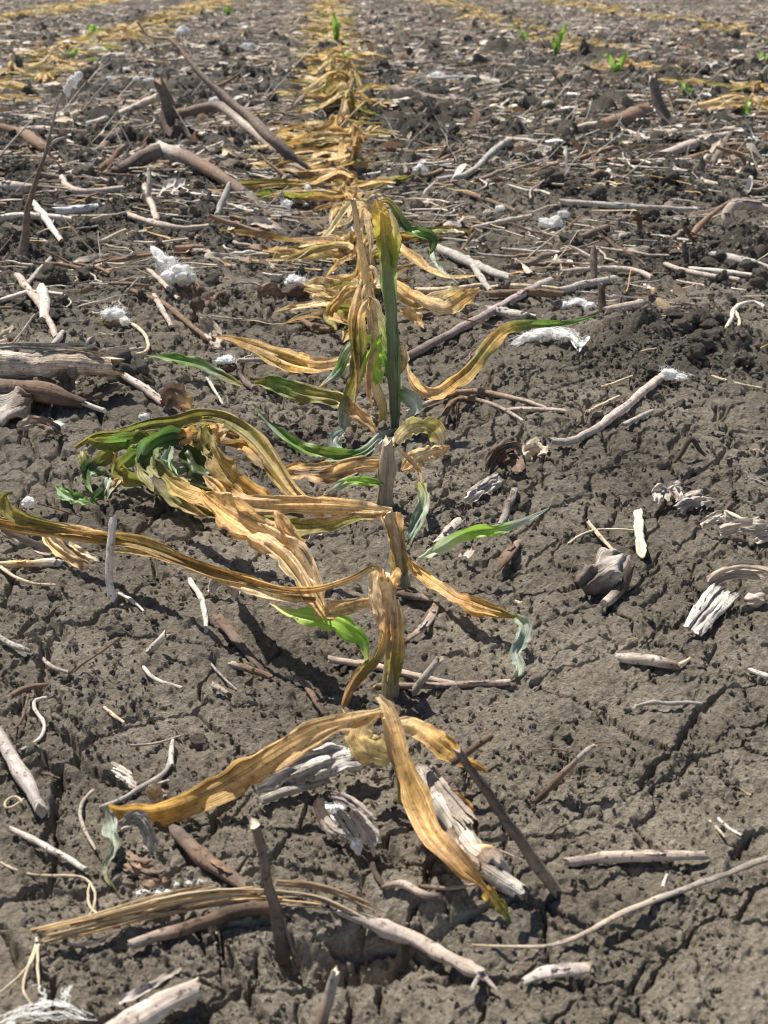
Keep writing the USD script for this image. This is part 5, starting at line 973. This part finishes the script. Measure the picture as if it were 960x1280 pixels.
# ---------------------------------------------------------------- the rest of the corn rows
def plant_any(x, y, seed, label, group, detail_, leftward=.72, spread=1.0):
    rng = np.random.RandomState(seed)
    z0 = float(tfast(x, y)); b = np.array([x, y, z0])
    t = Thing('corn_plant', label, 'corn plant', b, group)
    H = rng.uniform(.012, .070) if detail_ > 1 else rng.uniform(.006, .030)
    lean = rng.uniform(-.02, .02, 2)
    sp = [b - [0, 0, .004], b + [lean[0] * .3, lean[1] * .3, H * .5], b + [lean[0], lean[1], H]]
    tone = [TAN, PALE, OCH, PALE, (.76, .60, .34), (.42, .29, .12), TAN, (.66, .56, .26), (.55, .40, .17)]
    mixin = .28 if detail_ > 1 else .45     # sun-bleached further
    tone = [tuple(np.array(c) * (1 - mixin) + np.array((.76, .64, .40)) * mixin) for c in tone]
    t.part('stem', tube(sp, [.0055, .005, .0035], [OLV, BRN, TAN], seed, 12 if detail_ > 1 else 7, 8 if detail_ > 1 else 6, .3), M_STEM)
    nl = rng.randint(7, 11) if detail_ > 1 else rng.randint(7, 11)
    for k in range(nl):
        sgn = -1 if rng.rand() < leftward else 1
        a = rng.normal(0, .95)
        d = np.array([sgn * math.cos(a), math.sin(a)])
        L = rng.uniform(.05, .185) * (1 if sgn < 0 or detail_ < 2 else .6) * spread
        h0 = H * rng.uniform(.2, 1)
        P = [b + [lean[0] * h0 / H, lean[1] * h0 / H, h0]]
        style = rng.rand()
        peak = h0 + (rng.uniform(.0, .016) if style < .30 else rng.uniform(-.75, -.2) * h0)
        side = rng.normal(0, .022)
        for f, hh in ((.15, peak), (.38, peak * rng.uniform(.2, .6) + .004), (.68, rng.uniform(.004, .014)), (1.0, .006)):
            q = b[:2] + d * L * f + np.array([-d[1], d[0]]) * side * f * f + rng.uniform(-.008, .008, 2)
            P.append(np.array([q[0], q[1], float(tfast(q[0], q[1])) + hh + rng.uniform(0, .006)]))
        c = [tone[rng.randint(len(tone))] for _ in range(3)]
        gr = rng.rand()
        if gr < .20: c = [c[0], OLV, OLV]
        elif gr < .27: c = [TAN, OLV, GRN]
        elif gr < .36: c = [c[0], (.26, .17, .08), (.20, .14, .07)]
        t.part('leaf', ribbon(P, rng.uniform(.007, .019) * spread, c, seed * 13 + k, 22 if detail_ > 1 else 11, 8 if detail_ > 1 else 5, face=[rng.uniform(0, 80), rng.uniform(0, 80), rng.uniform(10, 60)], fold=rng.uniform(.2, .9), corr=rng.uniform(.14, .34), prof='leaf' if rng.rand() < .4 else 'band', twist=[0, rng.normal(0, 35), rng.normal(0, 60)], patch=OLV if rng.rand() < .22 else (.42, .26, .08)), M_LEAF)
    for k in range(rng.randint(2, 4)):      # dead leaves hanging close to the stem
        a, h0, o = rng.rand() * 6.28, H * rng.uniform(.8, 1.2), rng.uniform(.004, .022)
        top = b + [lean[0], lean[1], H]
        dd = np.array([math.cos(a), math.sin(a) * .7, 0])
        P = [top, top + dd * o * .5 + [0, 0, rng.uniform(.002, .012)], top + dd * o + [0, 0, -.3 * h0], top + dd * o * 1.2 + [0, 0, -.85 * h0]]
        c = tone[rng.randint(len(tone))]
        t.part('leaf', ribbon(P, rng.uniform(.006, .014), [c, tone[rng.randint(len(tone))]], seed * 17 + k, 16 if detail_ > 1 else 9, 7 if detail_ > 1 else 5, face=rng.uniform(60, 95), fold=.7, corr=.3, prof='band', patch=(.42, .27, .08)), M_LEAF)
    return t

rows = []
y = G(462, 400)[1]
k = 0
ord_ = ['first', 'second', 'third', 'fourth', 'fifth', 'sixth', 'seventh', 'eighth', 'ninth', 'tenth']
while y < 15.5:
    rng = np.random.RandomState(900 + k)
    x = float(row_x(y)) + rng.uniform(-.012, .012)
    if k < 10: plant_any(x, y, 900 + k, f'withered tan corn plant in the middle row, {ord_[k]} beyond the upright green shoot', None, 2, .84, 1.15)
    else: plant_any(x, y, 900 + k, 'withered tan corn plant far up the middle row', 'corn plants far up the middle row', 1 if k > 22 else 2, .62, 1.2)
    k += 1
    y += (0.135 if y < 2.6 else .15) + rng.uniform(-.03, .04) + (.12 if rng.rand() < .12 else 0)
SPACING = 2.9 * CAM_H / math.cos(PITCH)
for off, words in ((-1, 'the neighbouring row on the left'), (1, 'the neighbouring row on the right'), (2, 'the second row to the right'), (-2, 'the second row to the left')):
    y = 2.2
    k = seen = 0
    while y < 15.5:
        rng = np.random.RandomState(int(3000 + off * 300 + k))
        x = float(row_x(y)) + off * SPACING + rng.normal(0, .05)
        px, py, pz = proj([x, y, 0.02])
        if -60 < px < PW + 60 and py > -10 and rng.rand() < (.50 if off > 0 else .92):
            if seen < 8: plant_any(x, y, int(3000 + off * 300 + k), f'withered tan corn plant, {ord_[seen]} from the near end of {words}', None, 1, .6, 1.3 if off < 0 else 1.1)
            else: plant_any(x, y, int(3000 + off * 300 + k), 'withered tan corn plant far along ' + words, 'corn plants far along ' + words, 1, .6, 1.35 if off < 0 else 1.1)
            seen += 1
        k += 1
        y += 0.14 + rng.uniform(-.02, .02)

def sprout(label, px, py, h, blades, col=(.25, .43, .07), wide=7):
    b = G(px, py); m = mpp(px, py)
    t = Thing('green_sprout', label, 'sprout', b)
    rng = np.random.RandomState(int(px * 7 + py))
    t.part('stem', tube([b - [0, 0, .003], b + [0, 0, h * m * .25], b + [.002, 0, h * m * .5]], [.003, .003, .002], GRN, int(px), 6, 6, .1), M_GREEN)
    for dx, dz in blades:
        P = [b + [0, 0, h * m * .1], b + [dx * m * .35, rng.uniform(-.01, .01), dz * m * .6], b + [dx * m * .8, rng.uniform(-.015, .015), dz * m], b + [dx * m * 1.1, rng.uniform(-.02, .02), dz * m * .95]]
        t.part('blade', ribbon(P, wide * m, [GRN, col, col], int(px) + int(dz), 14, 6, face=70, fold=.3, corr=.05), M_GREEN)
for a in [('bright green corn sprout in the right row, two leaning blades', 694, 74, 44, [(10, 34), (-6, 26), (16, 40)]), ('two bladed green sprout by the right corn row', 770, 98, 32, [(-16, 28), (12, 30), (2, 18)]), ('green sprout with broad blade beside the right row stump', 856, 122, 18, [(-6, 18), (8, 10)]),
          ('green sprout at the right edge by the debris heap', 932, 148, 18, [(2, 22), (-6, 12)]), ('tall green shoot standing in the distant middle row', 420, 58, 40, [(-3, 40), (5, 30), (2, 22)]), ('second green shoot in the distant middle row', 432, 92, 26, [(2, 26), (-6, 16)]), ('green sprout in the left corn row', 118, 50, 18, [(-8, 16), (10, 12), (0, 18)]),
          ('faint green sprout farther up the right row', 655, 54, 14, [(-5, 12), (5, 10)]), ('small green leaf at the far right edge', 952, 78, 12, [(-6, 10), (6, 9)]), ('little green sprout left of the left corn row', 92, 74, 14, [(-6, 9), (6, 10)]), ('green tuft in the left row near the picture top', 285, 20, 12, [(-5, 9), (6, 9)])]:
    sprout(*a)

# ---------------------------------------------------------------- labels for what lies loose: named by the nearest landmark
USED = {}
def where(x, y):
    d = [((mx - x) ** 2 + (my - y) ** 2, i) for i, (_, mx, my) in enumerate(MARKS)]
    d.sort()
    out = []
    for dd, i in d[:14]:
        ph, mx, my = MARKS[i]
        ux, uy = x - mx, y - my
        if abs(ux) > abs(uy) * .8: out.append(('right of ' if ux > 0 else 'left of ') + ph)
        else: out.append(('beyond ' if uy > 0 else 'in front of ') + ph)
    return out
def unique(desc, x, y):
    """The label that singles this piece out and, where none does, the shared one and its group."""
    ws = where(x, y)
    for w in ws[:12]:
        lb = f'{desc} {w}'
        if lb not in USED:
            USED[lb] = 1
            return lb, None
    lb = f'{desc} {ws[0]}'
    return lb, 'alike pieces: ' + lb

# ---------------------------------------------------------------- clods
TK = np.array(TAKEN)
def blocked(x, y, r=0.0):
    return bool((((TK[:, 0] - x) ** 2 + (TK[:, 1] - y) ** 2) < (TK[:, 2] * .8 + r) ** 2).any())

def clod(c, r, label, group=None, seed=0):
    ang = np.random.RandomState(seed).rand() * 3
    single('soil_clod', lump(c, (r, r * .85, r * .7), (.1, .09, .08), seed, 3 if r > .013 else 2, .9, 1.8, ang), M_CLOD, label, 'clod', group)
for i, (px, py, r) in enumerate([(868, 408, 17), (852, 414, 13), (885, 412, 12), (876, 432, 18), (856, 436, 9), (868, 446, 14), (892, 424, 13), (845, 400, 10), (900, 402, 10), (930, 452, 10), (938, 344, 16), (952, 350, 14), (945, 362, 13), (956, 335, 12)]):
    c = G(px, py); k = mpp(px, py)
    lb, gr = unique(['dark rounded soil clod', 'large dark soil clod', 'lumpy dark soil clod', 'blackish soil clod', 'steep dark soil clod'][i % 5], c[0], c[1])
    clod(c + [0, 0, r * k * .35], r * k, lb, gr, 400 + i)
    TAKEN.append((c[0], c[1], r * k))
rng = np.random.RandomState(41)
n = 0
while n < 110:
    yy = 0.45 + 2.4 * rng.rand() ** 1.1
    xx = rng.uniform(-.30, .34) * yy
    kr = float(crust(np.array([xx]), np.array([yy]))[0])
    if rng.rand() < kr * .9 or blocked(xx, yy): continue
    r = (rng.uniform(.0035, .007) if yy < 1 else rng.uniform(.006, .016)) * (1.3 if rng.rand() < .2 else 1)
    px, py, pz = proj([xx, yy, 0])
    if not (0 < px < PW and 0 < py < PH): continue
    lb, gr = unique(['rough', 'rounded', 'knobbly', 'crumbly', 'squat', 'jagged'][n % 6] + (' small' if r < .006 else (' mid sized' if r < .011 else ' big')) + ' soil clod', xx, yy)
    clod(np.array([xx, yy, float(tfast(xx, yy)) + r * .3]), r, lb, gr, 600 + n)
    n += 1

# ---------------------------------------------------------------- loose litter of the old crop
def litter_shape(rng, lod):
    """A twig, straw, chip or husk shred about the origin of level ground, lying along x: its shape, its material and words for it."""
    u = rng.rand()
    kind = 'twig' if u < .54 else ('straw' if u < .78 else ('chip' if u < .90 else 'shred'))
    L = {'twig': rng.gamma(2.0, .015) + .012, 'straw': rng.gamma(2.2, .013) + .012, 'chip': rng.uniform(.008, .026), 'shred': rng.uniform(.014, .036)}[kind]
    L = min(L, .12)
    r = {'twig': min(rng.gamma(1.7, .00050) + .00035, .004), 'straw': rng.uniform(.0004, .0010), 'chip': rng.uniform(.0012, .003), 'shred': rng.uniform(.0025, .006)}[kind]
    up = abs(rng.normal(0, .10)) if rng.rand() < .84 else rng.uniform(.3, 1.1)
    n, P, bend = 5, [], rng.normal(0, .10) * L
    kink = rng.normal(0, .030, (n, 2)) * L
    for k in range(n):
        s = k / (n - 1) - .5
        P.append([L * s, bend * (1 - 4 * s * s) + kink[k, 0], r * .9 + .002 + (s + .5) * L * math.tan(min(up, .9)) * .8 + abs(kink[k, 1]) * .5])
    tone = rng.rand()
    if kind == 'twig': col = np.array(PNK if tone < .22 else (GRY if tone < .44 else (WHT if tone < .58 else (BRN if tone < .80 else PUR))))
    elif kind == 'straw': col = np.array(STW if tone < .5 else (WHT if tone < .8 else TAN))
    elif kind == 'chip': col = np.array(WHT if tone < .25 else (PNK if tone < .5 else (BRN if tone < .8 else DBR)))
    else: col = np.array(WHT if tone < .25 else (STW if tone < .45 else (BRN if tone < .75 else PNK)))
    col = np.clip(col * rng.uniform(.8, 1.35), 0, .8)
    seed = rng.randint(1 << 20)
    word = ('pale' if col.mean() > .40 else ('grey' if col.mean() > .27 else ('brown' if col.mean() > .12 else 'dark')))
    shape = 'upright ' if up > .6 else ('bent ' if abs(bend) > .10 * L else '')
    if kind in ('twig', 'straw'):
        g = tube(P, [r * 1.05, r, r * .7], col, seed, (4, 5, 11)[lod], (3, 4, 6)[lod], .35, knots=.3 if kind == 'twig' else 0, jag=.5)
        return g, (M_BARK if kind == 'twig' else M_STRAW), kind, ('thick ' if r > .0022 else '') + f'{word} {shape}{kind}', L * r
    g = ribbon(P, r * 2.4, [col, col * .8, col], seed, (4, 5, 10)[lod], (3, 4, 5)[lod], face=rng.uniform(10, 60), fold=.3, corr=.25, curl=rng.uniform(-.6, .2), prof='band', ragged=.6)
    return g, M_STRAW if kind == 'shred' else M_WOOD, 'bark_chip' if kind == 'chip' else 'husk_shred', f'{word} {"bark chip" if kind == "chip" else "husk shred"}', L * r

SHAPES = {lod: [litter_shape(np.random.RandomState(5000 + 700 * lod + i), lod) for i in range(n)] for lod, n in ((0, 200), (1, 220), (2, 360))}

def litter_piece(rng, x, y, big=1.0, lod=2):
    """One of those shapes, turned, sized and laid on the slope of the soil at x, y."""
    (V, F, C, S), m, kind, desc, size = SHAPES[lod][rng.randint(len(SHAPES[lod]))]
    ang = rng.uniform(0, 2 * math.pi) if rng.rand() < .5 else rng.normal(0, .5) + (math.pi if rng.rand() < .5 else 0)
    s = big * rng.uniform(.75, 1.3)
    ca, sa = math.cos(ang) * s, math.sin(ang) * s
    dx, dy = V[:, 0] * ca - V[:, 1] * sa, V[:, 0] * sa + V[:, 1] * ca
    if rng.rand() < .5 and kind in ('twig', 'straw'): dy, F = dy, F
    z0, zx, zy_ = tfast([x, x + .02, x], [y, y, y + .02])
    W = np.stack([x + dx, y + dy, z0 + V[:, 2] * s + dx * (zx - z0) / .02 + dy * (zy_ - z0) / .02], 1)
    lie = ' pointing away' if abs(math.sin(ang)) > .75 else (' lying crosswise' if abs(math.sin(ang)) < .35 else ' lying aslant')
    return (W, F, C * rng.uniform(.82, 1.12), S + rng.rand(2) * 5), m, kind, desc + lie, size * s * s

rng = np.random.RandomState(7)
TK = np.array(TAKEN)
pieces = []
def density(x, y):
    """Pieces per square metre: bare near the camera and beside the row, thick from a metre or so on."""
    px, py, pz = proj([x, y, 0.0])
    rx = x - float(row_x(y))
    base = np.interp(y, [.4, .62, .80, .95, 1.2, 1.5, 2.2, 4, 12], [420, 430, 380, 330, 700, 1700, 1850, 1150, 420])
    if rx > 0: base *= np.interp(y, [.9, 1.15, 1.35, 1.6], [.8, .45, .8, 1.0])
    base *= 0.15 + 3.2 * max(0.0, float(n2d(np.array([x]), np.array([y]), 4.5, 15, 3)[0]) - .25) ** 1.0
    m = abs((rx / SPACING + .5) % 1 - .5) * SPACING
    return base * (0.45 if m < .10 else 1)
yy = 0.36
cells = []
while yy < 15.6:
    step = 0.05 * max(1, yy * .5)
    w = .30 * yy + .08
    xs = np.arange(-w, w + .08 * yy, step)
    for xx in xs:
        px, py, pz = proj([xx + step / 2, yy + step / 2, 0])
        if -40 < px < PW + 40:
            for _ in range(rng.poisson(density(xx + step / 2, yy + step / 2) * step * step)):
                cells.append((xx + rng.rand() * step, yy + rng.rand() * step))
    yy += step
for x, y in cells:
    if y < 2.4 and blocked(x, y, .004 if y < 1.2 else .016): continue
    if y < 1.1: big = rng.uniform(.16, .58)
    elif y < 1.5: big = .75
    else: big = 1.0 + .25 * min(1, (y - 1.5) / 4)
    g, m, kind, desc, size = litter_piece(rng, x, y, big, 2 if y < 1.5 else (1 if y < 2.5 else 0))
    px, py, pz = proj([x, y, 0])
    vis = size / pz ** 2 * (1 if 0 < px < PW and 0 < py < PH else 0)
    pieces.append((vis, g, m, kind, desc, x, y))
pieces.sort(key=lambda p: -p[0])
NEAR = 300
for vis, g, m, kind, desc, x, y in pieces[:NEAR]:
    lb, gr = unique(desc, x, y)
    single(kind, g, m, lb, {'bark_chip': 'bark', 'husk_shred': 'husk'}.get(kind, kind), gr)
rest = pieces[NEAR:]
for nm, m, lb in (('loose_twigs', M_BARK, 'countless small twigs of the old cotton crop strewn over the soil'), ('loose_straw', M_STRAW, 'countless straws and husk shreds strewn over the soil'), ('loose_chips', M_WOOD, 'countless small chips of bark strewn over the soil')):
    gs = [p[1] for p in rest if p[2] == m]
    if gs: single(nm, join(gs), m, lb, 'litter', None, 'stuff')

# ---------------------------------------------------------------- soil crumbs and the small clods beyond counting
def scatter(name, label, seed, X, Y, r, sub, looks):
    rng = np.random.RandomState(seed)
    pi = UsdGeom.PointInstancer.Define(stage, '/World/' + name)
    UsdGeom.Scope.Define(stage, f'/World/{name}/shapes')
    paths = []
    for k in range(8):
        V, F, C, S = lump(np.zeros(3), (1, .85, .72), (.1, .09, .08), seed + k, sub, 1.25, 1.7)
        paths.append(f'/World/{name}/shapes/lump_{k:03d}')
        put(paths[-1], (V, F, None, None), looks[k % len(looks)], False)
    Z = tfast(X, Y) + detail(X, Y) + r * .2
    pi.CreatePositionsAttr(Vt.Vec3fArray.FromNumpy(np.stack([X, Y, Z], 1).astype(np.float32)))
    pi.CreateScalesAttr(Vt.Vec3fArray.FromNumpy(np.stack([r, r * (.7 + .3 * rng.rand(len(r))), r * (.6 + .4 * rng.rand(len(r)))], 1).astype(np.float32)))
    pi.CreateProtoIndicesAttr(Vt.IntArray.FromNumpy(rng.randint(0, 8, len(X)).astype(np.int32)))
    q = rng.randn(len(X), 4); q /= np.linalg.norm(q, axis=1, keepdims=True)
    pi.CreateOrientationsAttr(Vt.QuathArray([Gf.Quath(*map(float, v)) for v in q]))
    pi.CreatePrototypesRel().SetTargets([Sdf.Path(p) for p in paths])
    tag(pi.GetPrim(), label, 'soil crumbs', None, 'stuff')

rng = np.random.RandomState(5)
N = 90000
yy = 0.36 * np.exp(rng.rand(N) * math.log(3.2 / 0.36))
xx = rng.uniform(-.30, .32, N) * yy
kr, patch = crust(xx, yy), n2d(xx, yy, 14, 90, 2)
keep = rng.rand(N) < (0.35 + .65 * (1 - kr)) * np.clip((patch - .25) * 2.6, .06, 1)
xx, yy = xx[keep], yy[keep]
scatter('soil_crumbs', 'countless small crumbs of dry soil lying over the crust', 50, xx, yy, (0.0006 + 0.0015 * rng.rand(len(xx)) ** 3) * np.clip(yy / .6, .75, 3) * np.where(rng.rand(len(xx)) < .02, 1.8, 1), 1, [M_SOIL, M_SOIL, M_CLOD])
N = 16000
yy = 1.25 * np.exp(rng.rand(N) * math.log(10.5 / 1.25))
xx = rng.uniform(-.32, .34, N) * yy
keep = rng.rand(N) < np.clip((n2d(xx, yy, 5, 92, 2) - .3) * 3, .05, 1) * (1 - .8 * crust(xx, yy))
xx, yy = xx[keep], yy[keep]
scatter('small_clods', 'countless small dark clods among the litter farther off', 70, xx, yy, (0.0025 + 0.011 * rng.rand(len(xx)) ** 3) * np.clip(yy / 2.2, .8, 1.8), 2, [M_CLOD, M_SOIL])
print('ground triangles', NTRI, 'litter', len(pieces))
